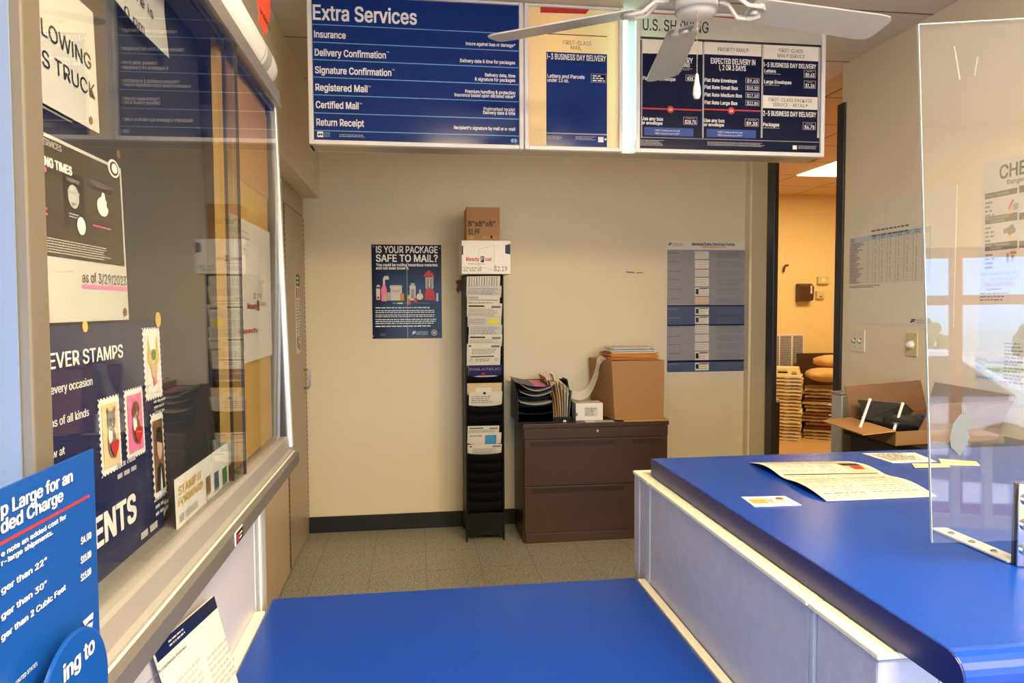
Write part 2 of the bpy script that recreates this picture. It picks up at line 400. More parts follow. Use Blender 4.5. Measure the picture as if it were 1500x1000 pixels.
# closet with tall laminate doors along the left wall
def closet_door(name, y0, y1, m, label, handle_y=None):
    t = thing(name, (LX, (y0+y1)/2, 0), label, 'closet door')
    MB().box(LX-.03, LX, y0, y1, .008, 2.03, m).build('door_panel', parent=t, bevel=.002)
    MB().box(LX-.03, LX, y0, y1, 2.036, 2.148, m).build('header_panel', parent=t, bevel=.002)
    return t
c1 = closet_door('closet_door', 3.995, 4.645, 'closet_laminate', 'tall beige closet door with a bar handle in the corner beside the black baseboard')
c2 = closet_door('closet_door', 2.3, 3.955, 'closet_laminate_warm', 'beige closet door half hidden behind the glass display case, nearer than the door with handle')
for t, y in ((c1, 4.647), (c1, 3.985), (c2, 3.962)):
    h = MB(); h.box(LX-.02, LX-.006, y-.004, y+.006, .01, 2.03, 'dark_slot')
    for k in range(66): h.box(LX-.006, LX+.002, y-.004, y+.005, .02+k*.0305, .02+k*.0305+.019, 'hinge_metal')
    h.build('piano_hinge', parent=t)
hp = [at(449, 537, 'x', LX), at(449, 564, 'x', LX)]
hy, hz0, hz1 = 4.56, .955, 1.075
MB().tube([(LX, hy, hz1), (LX+.03, hy, hz1-.006), (LX+.035, hy, hz1-.02), (LX+.035, hy, hz0+.02), (LX+.03, hy, hz0+.006), (LX, hy, hz0)], .006, 'steel').build('handle', parent=c1, smooth=True)
# card on the closet door
n = MB(); y0, y1, zz0, zz1 = 4.30, 4.44, 1.19, 1.66
n.box(LX, LX+.002, y0, y1, zz0, zz1, 'paper'); s = Sheet(n, (LX+.002, y0, zz0), (0, 1, 0), (0, 0, 1))
s.rect(0, .40, .14, .47, 'green_print'); s.fine(.015, .41, .12, .46, 2, 'white_print'); s.rect(.015, .33, .05, .39, 'brown_print'); s.rect(.09, .33, .125, .39, 'red_print')
s.fine(.08, .07, .13, .32, 14, 'grey_print'); s.fine(.015, .12, .065, .32, 11, 'grey_print'); s.rect(.02, .03, .06, .1, 'brown_print'); s.rect(.08, .015, .12, .055, 'red_print')
tag(n.build('notice_card'), 'narrow white notice with a green header taped to the closet door', 'notice')

# ceiling lamps
def troffer(x, y, watts, col, label, dif='diffuser_cool'):
    t = thing('ceiling_light', (x, y, CZ), label, 'ceiling light', None)
    MB().box(x-.585, x+.585, y-.29, y+.29, CZ-.006, CZ-.001, 'white_metal').build('housing', parent=t)
    MB().box(x-.565, x+.565, y-.27, y+.27, CZ-.012, CZ-.006, dif).build('diffuser', parent=t)
    l = lamp('tube_lamp', 'AREA', (0, 0, -.016), (0, 0, 0), watts, col, 1.12, .54); l.parent = t
troffer(*TROFFERS[0], 'flat fluorescent ceiling light above the tall service counter')
troffer(*TROFFERS[1], 'flat fluorescent ceiling light nearest the glass display case')
troffer(*TROFFERS[2], 'flat fluorescent ceiling light over the lobby near the street window, right of the counter')
x, y, wt, cl = TROFFERS[3]
t = thing('ceiling_light', (4.3, 6.25, CZ), 'glowing fluorescent ceiling light in the yellow stockroom seen through the doorway', 'ceiling light')
MB().box(3.70, 4.91, 5.67, 6.55, CZ-.006, CZ-.001, 'white_metal').build('housing', parent=t)
MB().box(3.71, 4.90, 5.68, 6.54, CZ-.014, CZ-.006, 'diffuser').build('diffuser', parent=t)
l = lamp('tube_lamp', 'AREA', (0, -.14, -.018), (0, 0, 0), wt, cl, 1.15, .82); l.parent = t

# ---------------------------------------------------------------- low counter
t = thing('low_counter', (.11, 1.2, 0), 'low bright blue counter top between the two lilac side panels', 'counter')
MB().box(-.350, .553, .28, 1.735, .730, .762, 'blue_laminate').build('countertop', parent=t, bevel=.006, seg=3)
MB().box(.554, .5735, .28, 1.715, .730, .765, 'cream_trim').build('edge_strip', parent=t, bevel=.002)
MB().box(-.3745, -.351, .28, 1.655, .730, .765, 'cream_trim').build('edge_strip', parent=t, bevel=.002)
MB().box(-.33, .53, .42, 1.66, .0, .729, 'lilac_panel').build('base_cabinet', parent=t, bevel=.004)

# left low partition under the display case
t = thing('counter_partition', (-.41, 1.2, 0), 'pale lilac partition with a light grey end post under the glass display case', 'partition')
MB().box(-.44, -.375, .30, 1.668, 0, 1.008, 'lilac_light').build('panel', parent=t, bevel=.003)
p = MB().box(-.44, -.374, 1.672, 1.715, 0, 1.008, 'aluminium_light').box(-.44, -.371, 1.715, 1.735, 0, 1.008, 'white_metal').box(-.44, -.374, 1.735, 1.79, 0, 1.008, 'aluminium_light')
p.build('end_post', parent=t, bevel=.003)

# ---------------------------------------------------------------- glass display case
def gx(z): return -.362-.026*(z-1.08)/.94
Y0, Y1 = .735, 2.10
def YN(z): return .708+.068*(z-1.06)/.99      # the near end leans a little
case = thing('display_case', (-.55, 1.4, 1.01), 'glass fronted display case with sliding panes full of notices', 'display case')
def rail(name, prof, m): MB().prism([(x, Y0, z) for x, z in prof], (0, Y1-Y0, 0), m).build(name, parent=case, bevel=.001)
rail('fascia', [(-.34, 1.012), (-.34, 1.042), (-.352, 1.045), (-.352, 1.012)], 'fascia_grey')
rail('track_lip', [(-.3525, 1.012), (-.3525, 1.048), (-.3548, 1.048), (-.3548, 1.012)], 'cream_trim')
rail('bottom_rail', [(-.3552, 1.012), (-.3552, 1.052), (-.363, 1.056), (-.366, 1.090), (-.369, 1.096), (-.70, 1.096), (-.70, 1.012)], 'ledge_grey')
r = MB().prism([(-.370, Y0, 2.025), (-.376, Y0, 2.072), (-.70, Y0, 2.072), (-.70, Y0, 2.025)], (0, Y1-Y0, 0), 'aluminium')
r.prism([(-.388, Y0, 2.008), (-.388, Y0, 2.025), (-.394, Y0, 2.025), (-.394, Y0, 2.008)], (0, Y1-Y0, 0), 'dark_track')
r.build('top_rail', parent=case, bevel=.0015)
def post(y0, y1, m, name='side_post', dx=0.0, lean=False):
    a = MB().prism([(gx(1.05)+.006+dx, y0, 1.06), (gx(2.06)+.006+dx, y0, 2.05), (gx(2.06)-.06, y0, 2.05), (gx(1.05)-.06, y0, 1.06)], (0, y1-y0, 0), m)
    if lean: a.v = [v+Vector((0, YN(v.z)-y0, 0)) for v in a.v]
    return a.build(name, parent=case, bevel=.002)
post(Y0, Y0+.036, 'bronze_post', lean=True); post(Y1-.042, Y1-.022, 'dark_track', 'track_strip', -.012); post(Y1-.022, Y1, 'aluminium_light')
ep = MB().box(-.759, -.380, Y0-.003, Y0-.0005, 1.012, 2.072, 'case_end_daylit'); ep.v = [v+Vector((0 if v.x < -.5 else .007-.026*(v.z-1.08)/.94+.006, YN(v.z)-Y0, 0)) for v in ep.v]; ep.build('end_panel', parent=case)
MB().box(-.70, -.435, Y1-.012, Y1-.002, 1.096, 2.025, 'cream_trim').build('end_panel', parent=case)
MB().box(-.418, -.406, 1.574, Y1-.045, 1.098, 2.025, 'cork_yellow').build('back_board', parent=case); MB().box(-.70, -.68, Y0+.09, Y1-.014, 1.098, 2.025, 'cream_trim').build('back_board', parent=case)
db = MB().prism([(-.425, .80, 1.10), (-.445, .80, 2.02), (-.455, .80, 2.02), (-.435, .80, 1.10)], (0, 1.57-.80, 0), 'charcoal_board'); db.build('dark_board', parent=case)
def px_(y): return -.374+.0125*(y-1.5)
def pane(y0, y1, dx, edge_far):
    sl = lambda ya, yb, d0, d1, m: MB().prism([(px_(ya)-dx+d0, ya, 1.078), (px_(yb)-dx+d0, yb, 1.078), (px_(yb)-dx-d1, yb, 1.078), (px_(ya)-dx-d1, ya, 1.078)], (0, 0, 2.022-1.078), m)
    g = sl(y0, y1, 0, .005, 'glass').build('glass_pane', parent=case)
    ye = y1 if edge_far else y0-.004
    sl(ye, ye+.004, .0004, .0054, 'dark_track').build('pane_edge', parent=g)
pane(.79, 1.60, .0, True); pane(1.545, 2.056, .010, False)
b = MB().box(-.3405, -.338, at(355, 760, 'x', -.34).y-.06, at(355, 760, 'x', -.34).y-.005, 1.015, 1.040, 'white_print'); s = Sheet(b, (-.338, at(355, 760, 'x', -.34).y-.06, 1.015), (0, 1, 0), (0, 0, 1))
s.rect(.002, .001, .053, .024, 'black_print'); s.rect(.006, .005, .018, .02, 'red_print', 2); s.fine(.022, .005, .048, .02, 2, 'white_print', 2); b.build('badge', parent=case)

# notices on the dark board; the board leans, so do its sheets
bu, bw = Vector((0, 1, 0)), Vector((-.020, 0, .92)).normalized()
def board_sheet(px0, py0, px1, py1, m, off=.003, th=.0012, o=None):
    """a sheet on the leaning board whose corners the photograph shows at the two pixels"""
    mb = MB(); n = bu.cross(bw).normalized(); base = Vector((-.425, .8, 1.10))+n*off
    s = Sheet(mb, base+n*th, bu, bw); a = s.uv(px0, py0); b = s.uv(px1, py1)
    a0, a1 = sorted((a[0], b[0])); b0, b1 = sorted((a[1], b[1]))
    q = lambda u, v: base+bu*u+bw*v
    mb.obox(q(a0, b0), bu*(a1-a0), bw*(b1-b0), n*th, m); s.lim = (a0, b0, a1, b1); return mb, s
# navy stamps poster
mb, s = board_sheet(64, 478, 244, 835, 'navy_print', .002)
a0, b0, a1, b1 = s.lim
s.T('EVER STAMPS', 71, 541, 180, 23, 'white_print', bold=.012)
s.T('every occasion', 73, 578, 135, 13, 'white_print', bold=.006)
s.T('ns of all kinds', 73, 627, 130, 13, 'white_print', bold=.006)
s.T('w at', 75, 672, 94, 12, 'white_print', bold=.006)
s.T('ENTS', 138, 805, 201, 44, 'white_print', bold=.03)
s.N(205, 775, 240, 790, 2, 'light_grey_print')
def stamp(px0, py0, px1, py1, inner, k=1):
    a, b = s.uv(px0, py0), s.uv(px1, py1); u0, u1 = sorted((a[0], b[0])); v0, v1 = sorted((a[1], b[1])); w, h = u1-u0, v1-v0
    s.rect(u0, v0, u1, v1, 'white_print', k); nn = 12; r = h/(nn*3.4)
    for i in range(nn):
        for uu in (u0, u1): s.disc(uu, v0+h*(i+.5)/nn, r, 'navy_print', k+1, 8)
    for i in range(int(nn*w/h)):
        for vv in (v0, v1): s.disc(u0+w*(i+.5)/int(nn*w/h), vv, r, 'navy_print', k+1, 8)
    s.rect(u0+w*.12, v0+h*.09, u1-w*.12, v1-h*.09, inner, k+2); return u0, v0, w, h
def heart(u, v, r, m, k):
    s.upoly([(u, v-r), (u+r*.75, v-.1*r), (u+r*.95, v+.45*r), (u+r*.55, v+.8*r), (u, v+.45*r), (u-r*.55, v+.8*r), (u-r*.95, v+.45*r), (u-r*.75, v-.1*r)], m, k)
def pet(box, fur, ear):
    u, v, w, h = box; X = lambda q: u+q*w; Y = lambda q: v+q*h
    s.disc(X(.5), Y(.40), .20*w, fur, 5, ry=.20*h); s.disc(X(.5), Y(.68), .19*w, fur, 6, ry=.13*h); s.disc(X(.42), Y(.5), .1*w, 'white_print', 6, ry=.12*h)
    for q in (-1, 1):
        s.upoly([(X(.5+q*.17), Y(.70)), (X(.5+q*(.20 if ear else .27)), Y(.88 if ear else .62)), (X(.5+q*.05), Y(.79))], fur if ear else 'brown_print', 7)
        s.disc(X(.5+q*.08), Y(.70), .03*w, 'black_print', 8, 8)
    s.disc(X(.5), Y(.63), .035*w, 'skin_print', 8, 8); heart(X(.56), Y(.32), .2*w*1.1, 'red_print', 9)
pet(stamp(142, 585, 179, 684, 'paper_tan'), 'grey_print', True)
pet(stamp(180, 572, 213, 662, 'pink_print'), 'brown_print', False)
u, v, w, h = stamp(207, 480, 238, 580, 'paper_gloss')
for q in (-1, 1): s.upoly([(u+w*.5, v+h*.3), (u+w*(.5+q*.32), v+h*.55), (u+w*(.5+q*.25), v+h*.88), (u+w*(.5+q*.1), v+h*.55)], 'gold_print', 5)
s.disc(u+w*.5, v+h*.62, w*.12, 'green_print', 6); s.disc(u+w*.5, v+h*.4, w*.16, 'skin_print', 6, ry=h*.12); s.disc(u+w*.5, v+h*.26, w*.09, 'pink_print', 7)
u, v, w, h = stamp(219, 607, 244, 722, 'brown_print')
s.upoly([(u+w*.2, v+h*.1), (u+w*.8, v+h*.1), (u+w*.72, v+h*.36), (u+w*.5, v+h*.42), (u+w*.28, v+h*.36)], 'black_print', 5); s.upoly([(u+w*.42, v+h*.1), (u+w*.6, v+h*.1), (u+w*.52, v+h*.36)], 'white_print', 6)
s.disc(u+w*.5, v+h*.6, w*.2, 'skin_print', 6, ry=h*.15); s.upoly([(u+w*.25, v+h*.68), (u+w*.72, v+h*.62), (u+w*.66, v+h*.82), (u+w*.36, v+h*.82)], 'black_print', 7)
s.N(170, 676, 200, 690, 2, 'light_grey_print'); s.N(224, 585, 243, 602, 3, 'light_grey_print'); s.N(226, 728, 245, 745, 3, 'light_grey_print'); s.bird(238, 736, 247, 750, 'white_print')
for x, y in ((120, 478), (228, 468)): s.D(x, y, 4, 'gold_print', 8)
tag(mb.build('stamp_poster'), 'navy poster with white lettering and perforated stamps pinned inside the display case', 'poster')
# dark passport poster with a white margin
mb, s = board_sheet(57, 190, 189, 468, 'case_paper', .0055)
s.R(57.5, 196, 182, 390, 'dark_poster'); s.T('ERVICES', 62, 211, 88, 9, 'light_grey_print', bold=.01); s.T('ING TIMES', 62, 241, 103, 13, 'white_print', bold=.03)
s.R(62, 238, 79, 262, 'light_grey_print'); s.R(62, 244, 67, 252, 'pink_ink', 2); s.N(62, 300, 70, 318, 2, 'pink_ink')
s.R(90, 248, 125, 340, 'black_print'); s.T('PASSPORT', 96, 264, 115, 5, 'light_grey_print', 3); s.D(106, 288, 8, 'light_grey_print', 3); s.R(97, 280, 115, 284, 'light_grey_print', 3); s.R(103, 296, 109, 302, 'light_grey_print', 3)
s.N(99, 310, 114, 322, 2, 'light_grey_print', 3); s.D(117, 331, 6, 'white_print', 4); s.R(126, 260, 166, 288, 'light_grey_print'); s.N(138, 270, 156, 279, 1, 'pink_ink', 3)
s.D(149, 303, 8, 'white_print', 3, ry=14); s.D(149, 288, 2.5, 'white_print', 4); s.D(156, 301, 2, 'dark_poster', 4); s.N(135, 318, 163, 325, 1, 'pink_ink'); s.N(135, 328, 163, 338, 1, 'pink_ink', fill=.8)
s.D(165, 247, 8, 'white_print', 3, ry=13); s.D(165, 247, 6, 'dark_poster', 4, ry=10); s.D(165, 247, 4, 'white_print', 5, ry=7); s.N(63, 345, 165, 384, 6, 'light_grey_print')
s.T('as of 3/29/2023', 120, 413, 184, 15, 'black_print'); s.R(119, 416, 186, 426, 'pink_print', 1); s.D(182, 457, 2.5, 'brown_print', 3); s.D(172, 226, 2.5, 'brown_print', 3)
tag(mb.build('passport_poster'), 'dark brown poster with a white margin and a pink highlighted handwritten date', 'poster')
# handwritten sheets at the top
mb, s = board_sheet(50, -60, 146, 196, 'case_paper', .009)
s.T('LOWING', 60, 50, 130, 24, 'black_print', 2); s.T("'S TRUCK", 56, 92, 136, 24, 'black_print', 2); s.N(62, 165, 105, 172, 1, 'grey_print', fill=.2, words=False); s.D(132, 176, 2.5, 'brown_print', 3)
tag(mb.build('handwritten_sign'), 'white sheet handwritten with large black capitals at the top of the display case', 'sign')
mb = MB(); n = bu.cross(bw).normalized(); s = Sheet(mb, Vector((-.425, .8, 1.10))+n*.014, bu, bw)
pts = [s.uv(*q) for q in ((150, -60), (238, -60), (240, 20), (247, 85), (200, 40), (168, 0))]
mb.prism([s.p(a, b, 0) for a, b in pts], n*.001, 'case_paper'); s.o = s.o+n*.0011
s.T('0 pm', 182, 22, 210, 15, 'black_print'); s.T('re is', 200, 2, 223, 14, 'black_print')
tag(mb.build('curled_sign'), 'white pointed corner of a handwritten sheet hanging over the dark board', 'sign')
mb, s = board_sheet(256, 703, 343, 716, 'paper_gloss', .030)
s.T('STAMP IT', 261, 726, 296, 13, 'gold_print', bold=.012); s.T('FORWARD', 261, 743, 298, 12, 'gold_print', bold=.012); s.N(262, 748, 300, 762, 2, 'light_grey_print'); s.N(262, 778, 330, 796, 3, 'grey_print')
for q, c in ((301, 'brown_print'), (313, 'indigo_print'), (325, 'green_print'), (334, 'brown_print')):
    s.R(q, 700-(q-301)*.55, q+8, 722-(q-301)*.55, c); s.N(q, 724-(q-301)*.6, q+8, 730-(q-301)*.6, 2, 'light_grey_print')
s.bird(334, 708, 342, 718, 'blue_print')
tag(mb.build('stamp_flyer'), 'white flyer with gold heading and small stamp pictures behind the sliding pane seam', 'flyer')
# behind the right hand pane
def pinned(px0, py0, px1, py1, m, x=-.4020, th=.0012):
    mb = MB(); a = at(px0, py0, 'x', x); b = at(px1, py1, 'x', x); y0, y1 = sorted((a.y, b.y)); z0, z1 = sorted((a.z, b.z))
    mb.box(x-th, x, y0, y1, z0, z1, m); return mb, Sheet(mb, (x, y0, z0), (0, 1, 0), (0, 0, 1))
mb, s = pinned(335, 310, 412, 515, 'white_card')
s.T('Ready', 350, 490, 378, 8, 'red_print', bold=.01); s.T('Ready', 362, 452, 376, 8, 'red_print', bold=.01); s.T('ost', 381, 448, 389, 8, 'red_print'); s.R(376, 440, 380, 455, 'navy_print'); s.N(345, 330, 366, 380, 5, 'light_grey_print', fill=.15, words=False); s.T('2.79', 371, 437, 383, 8, 'black_print')
tag(mb.build('price_sheet'), 'large white sheet with small red lettering pinned behind the right sliding pane', 'sheet')
mb, s = pinned(332, 95, 404, 300, 'kraft', -.4035)
s.N(350, 190, 380, 235, 3, 'brown_print', fill=.12)
tag(mb.build('kraft_sheet'), 'brown kraft sheet pinned high behind the right sliding pane', 'sheet')
# roll of paper on top of the case, with a tag
t = thing('paper_roll', (-.418, 1.3, 2.073), 'white paper roll lying along the top of the display case', 'paper roll')
MB().tube([(-.418, .9, 2.121), (-.418, 2.04, 2.121), (-.418, 2.075, 2.121), (-.418, 2.092, 2.121), (-.418, 2.094, 2.121)], [.047, .047, .044, .032, .004], 'white_print', 28).build('roll', parent=t, smooth=True)
l = MB(); l.tube([(-.418, 1.90, 2.121), (-.418, 1.902, 2.121)], .0475, 'navy_print', 28, False); l.tube([(-.418, 1.925, 2.121), (-.418, 1.98, 2.121)], .0475, 'light_grey_print', 28, False); l.build('printed_band', parent=t, smooth=True)
mb = MB(); s = Sheet(mb, (-.3655, 1.7, 2.1), (0, 1, 0), (0, 0, 1))
pts = [s.uv(*q) for q in ((371, -30), (396, -30), (395, 25), (389, 53), (378, 32), (379, 20))]
mb.prism([s.p(a, b, 0) for a, b in pts], (.001, 0, 0), 'orange_tag'); s.o = s.o+Vector((.0012, 0, 0)); s.T('vsig', 380, 16, 394, 9, 'black_print')
tag(mb.build('orange_tag'), 'bright orange pointed tag with black handwriting hanging over the paper roll', 'tag')
# blue oversize notice, round sign and payment card on the left
mb = MB(); X = -.337; a = at(137, 657, 'x', X); y0 = at(-25, 720, 'x', X).y; s = Sheet(mb, (X, y0, .85), (0, 1, 0), (0, 0, 1))
mb.box(X-.0025, X, y0, a.y, .85, a.z, 'notice_blue')
s.T('p Large for an', 0, 757, 106, 20, 'white_print', bold=.02); s.T('ded Charge', 0, 782, 92, 20, 'white_print', bold=.02)
s.poly([(-24, 812), (-24, 807), (130, 724), (130, 728)], 'red_print'); s.T('e note an added cost for', 0, 816, 97, 8, 'white_print', bold=.006); s.T('r-large shipments.', 0, 829, 77, 8, 'white_print', bold=.006)
s.T('ger than 22"', 0, 870, 68, 10, 'white_print', bold=.01); s.T('ger than 30"', 0, 908, 68, 10, 'white_print', bold=.01); s.T('ger than 2 Cubic Feet', 0, 939, 97, 10, 'white_print', bold=.01)
for y, tx in ((798, '$4.00'), (826, '$15.00'), (852, '$15.00')): s.T(tx, 117, y, 132, 10, 'white_print', bold=.008)
s.bird(118, 912, 136, 928, 'white_print'); s.T('UNITED STATES', 22, 1003, 54, 6, 'white_print')
tag(mb.build('oversize_notice'), 'bright blue rectangular notice with a red rule on the near corner of the display case', 'notice')
mb = MB(); c = Vector((-.318, .692, 1.089)); mb.lathe(c-Vector((.004, 0, 0)), [(.068, 0), (.07, .0008), (.07, .0032), (.068, .004)], 'notice_blue', 40, axis=(1, 0, 0)); s = Sheet(mb, c, (0, 1, 0), (0, 0, 1))
mb.box(-.335, -.3225, .675, .71, 1.06, 1.12, 'notice_blue')
s.T('ing to', 92, 1000, 138, 26, 'white_print', bold=.02)
tag(mb.build('round_sign'), 'round blue sign with white letters in front of the blue rectangular notice', 'sign')
t = thing('payment_card', (-.33, 1.2, .763), 'cream policy card with a dark header leaning on the lilac partition', 'sign')
TL, TR, BR = Vector((-.366, 1.015, .990)), Vector((-.352, 1.26, .963)), Vector((-.330, 1.325, .766))
d = TR-TL; wd = d.length; d.normalize(); upv = TR-BR; hh = upv.length; upv.normalize(); nn = d.cross(upv).normalized()
mb = MB(); mb.obox(BR-d*wd-nn*.003, d*wd, upv*hh, nn*.003, 'cream_trim'); s = Sheet(mb, BR-d*wd, d, upv-d*upv.dot(d)); s.w = upv; mx = (lambda a, b, k=1: BR-d*wd+d*a+upv*b+nn*(.0005*k)); s.p = mx
s.rect(.0, hh-.026, wd, hh, 'navy_dark'); s.bird(229, 962, 236, 952, 'white_print'); s.fine(.045, hh-.02, .12, hh-.006, 2, 'light_grey_print')
s.T('Payment Acceptance Policies', 240, 972, 300, 8, 'grey_print', bold=.005)
s.fine(.02, .02, .13, hh-.075, 9, 'light_grey_print'); s.fine(.15, .03, .26, hh-.09, 7, 'light_grey_print'); s.T('Cash Check', 243, 990, 260, 6, 'grey_print')
mb.build('card', parent=t)
mb = MB(); mb.prism([BR-d*.10-nn*.004, BR-d*.14-nn*.004, Vector((-.369, 1.14, .766)), Vector((-.369, 1.19, .766))], upv*.05, 'kraft'); mb.build('easel_back', parent=t)
# ---------------------------------------------------------------- high counter on the right
t = thing('service_counter', (1.3, 1.2, 0), 'tall service counter with a glossy blue top and grey lilac side panel', 'counter')
cp = [(1.745, 1.024), (1.745, 1.067)]+[(.718-.028*math.sin(q*math.pi/12), 1.039+.028*math.cos(q*math.pi/12)) for q in range(7)]+[(.690, 1.034), (.696, 1.024)]
MB().prism([(.6005, y, z) for y, z in cp], (1.45, 0, 0), 'blue_laminate').build('countertop', parent=t, bevel=.0012)
MB().prism([(.598, y, z) for y, z in cp], (.0025, 0, 0), 'blue_edge').build('edge_band', parent=t, bevel=.0008)
MB().box(.572, .66, .965, 1.690, 1.012, 1.021, 'cream_trim').box(.572, .66, 1.693, 1.815, 1.012, 1.021, 'cream_trim').box(.572, .66, .800, .962, 1.012, 1.021, 'cream_trim').build('cap_rail', parent=t, bevel=.002)
MB().box(.577, .64, .965, 1.680, 0, 1.011, 'lilac_panel').build('side_panel', parent=t, bevel=.002)
MB().box(.575, .64, 1.685, 1.712, 0, 1.011, 'grey_post').box(.577, .64, 1.716, 1.765, 0, 1.011, 'lilac_panel').box(.575, .66, 1.769, 1.812, 0, 1.011, 'lilac_panel').build('end_post', parent=t, bevel=.003)
MB().box(.574, .600, .945, .961, 0, 1.011, 'grey_post').box(.574, .66, .802, .941, 0, 1.011, 'lilac_panel').build('end_post', parent=t, bevel=.004)
MB().box(.664, .684, .806, .83, 0, 1.02, 'aluminium_light').build('corner_strip', parent=t, bevel=.003)
MB().box(.688, 2.0, .81, .84, 0, 1.02, 'lilac_light').build('front_panel', parent=t, bevel=.003)
# papers on the counter
CT = 1.0675
def flat_sheet(pts, z, m, th=.0008):
    q = [at(*p, 'z', z) for p in pts]; mb = MB(); mb.prism([(v.x, v.y, z) for v in q], (0, 0, th), m); return mb, q
A, B, C, D = [at(*p, 'z', CT+.002) for p in ((1097, 677), (1243, 675), (1372, 726), (1211, 733))]
def form_z(u, v): return CT+.0015+.012*math.sin(math.pi*min(1, v*1.9))*(1-.3*u) + .010*max(0, math.sin(math.pi*(v-.45)/.55))
def form_p(u, v, k=0):
    p = A*(1-u)*(1-v)+B*u*(1-v)+C*u*v+D*(1-u)*v; return Vector((p.x, p.y, form_z(u, v)+k*.0004))
def form_patch(mb, u0, u1, v0, v1, m, k, nu=2, nv=4):
    vs = [form_p(u0+(u1-u0)*i/nu, v0+(v1-v0)*j/nv, k) for j in range(nv+1) for i in range(nu+1)]
    mb.mesh(vs, [(j*(nu+1)+i, (j+1)*(nu+1)+i, (j+1)*(nu+1)+i+1, j*(nu+1)+i+1) for j in range(nv) for i in range(nu)], m)
mb = MB(); form_patch(mb, 0, 1, 0, 1, 'form_paper', 0, 8, 24); fo = mb
tag(fo.build('application_form', solid=.0012), 'folded cream application form with a small portrait photo on the blue counter', 'form')
pr = MB()
for i in range(26):
    v = .06+i*.035
    if abs(v-.45) < .03: continue
    for (a, b) in ((.05, .45), (.5, .93)):
        if v < .42 and a > .4 and .18 < v: b = .68
        x = a
        while x < b-.03:
            wd = random.uniform(.02, .09); form_patch(pr, x, min(b, x+wd), v, v+.010, 'slate_print' if i % 3 else 'grey_print', 1, 1, 1); x += wd+.02
form_patch(pr, .04, .95, .435, .452, 'black_print', 1, 2, 1); form_patch(pr, .72, .95, .2, .42, 'skin_print', 1, 1, 3); form_patch(pr, .74, .93, .19, .27, 'black_print', 2, 1, 1); form_patch(pr, .79, .9, .28, .36, 'red_print', 2, 1, 1)
pr.build('printing', parent=bpy.data.objects['application_form'])
mb, q = flat_sheet([(1086, 728), (1150, 727), (1174, 740), (1105, 742)], CT, 'paper_gloss', .001)
dn = (q[0]-q[3]); s = Sheet(mb, Vector((q[3].x, q[3].y, CT+.001)), (q[2]-q[3]), dn); L_, H_ = (q[2]-q[3]).length, dn.length
s.rect(.004, H_*.78, L_*.9, H_*.95, 'pale_blue_print'); s.rect(.006, H_*.25, L_*.4, H_*.7, 'orange_envelope'); s.disc(L_*.74, H_*.5, .009, 'skin_print', 2); s.disc(L_*.74, H_*.66, .008, 'brown_print', 3); s.fine(L_*.42, H_*.2, L_*.62, H_*.7, 4, 'grey_print')
tag(mb.build('identity_card'), 'small plastic identity card lying alone on the blue counter', 'card')
mb, q = flat_sheet([(1263, 664), (1340, 663), (1372, 676), (1308, 678)], CT, 'paper'); s = Sheet(mb, Vector((q[3].x, q[3].y, CT+.0008)), q[2]-q[3], q[0]-q[3])
s.fine(.01, .02, (q[2]-q[3]).length*.95, (q[0]-q[3]).length*.9, 8, 'grey_print'); tag(mb.build('printed_sheet'), 'printed paper sheet at the far edge of the tall blue counter', 'paper')
mb, q = flat_sheet([(1336, 679), (1388, 679), (1392, 684), (1340, 685)], CT+.001, 'paper_tan'); tag(mb.build('paper_slip'), 'short cream paper slip beside the plexiglass guard on the blue counter', 'paper')
mb, q = flat_sheet([(1375, 672), (1430, 676), (1436, 682), (1380, 681)], CT, 'paper_tan'); tag(mb.build('paper_slip'), 'cream paper slip seen through the lower plexiglass guard', 'paper')

# plexiglass guard
ang, lean, roll = math.radians(10), math.radians(1.3), math.radians(2.1)
u0 = Vector((math.cos(ang), -math.sin(ang), 0)); n0 = Vector((-math.sin(ang), -math.cos(ang), 0))
v0 = Vector((0, 0, 1))*math.cos(lean)-n0*math.sin(lean); pd = u0*math.cos(roll)+v0*math.sin(roll); pv = v0*math.cos(roll)-u0*math.sin(roll)
PB = at(1366, 795, 'y', .955); pu = pv*(.775); PT = PB+pu; pn = pd.cross(pv).normalized()
g = thing('sneeze_guard', (PB.x+.3, PB.y-.1, CT), 'clear plexiglass sneeze guard on chrome brackets standing on the blue counter', 'sneeze guard')
MB().obox(PB, pd*.62, pu, pn*-.005, 'plexi').build('plexi_sheet', parent=g)
MB().obox(PB-pd*.0006, pd*.0008, pu, pn*-.005, 'plexi_edge').obox(PT-pu.normalized()*.0008, pd*.62, pu.normalized()*.001, pn*-.005, 'plexi_edge').build('polished_edge', parent=g)
def residue(name, pts):
    ps = Sheet(MB(), PB+pn*.0004, pd, pu, .0004); ps.poly(pts, 'tape_white'); ps.mb.build(name, parent=g)
residue('tape_residue', [(1408, 592), (1430, 596), (1430, 598), (1411, 595), (1412, 607), (1418, 607), (1424, 614), (1428, 620), (1424, 628), (1416, 630), (1421, 640), (1412, 655), (1406, 668), (1399, 660), (1393, 655), (1391, 640), (1396, 620), (1406, 607), (1409, 606)])
residue('adhesive_streak', [(1397, 68), (1398.5, 68), (1407, 116), (1404.5, 117)]); residue('adhesive_streak', [(1431.5, 82), (1433, 82), (1428, 112), (1426.5, 110)])
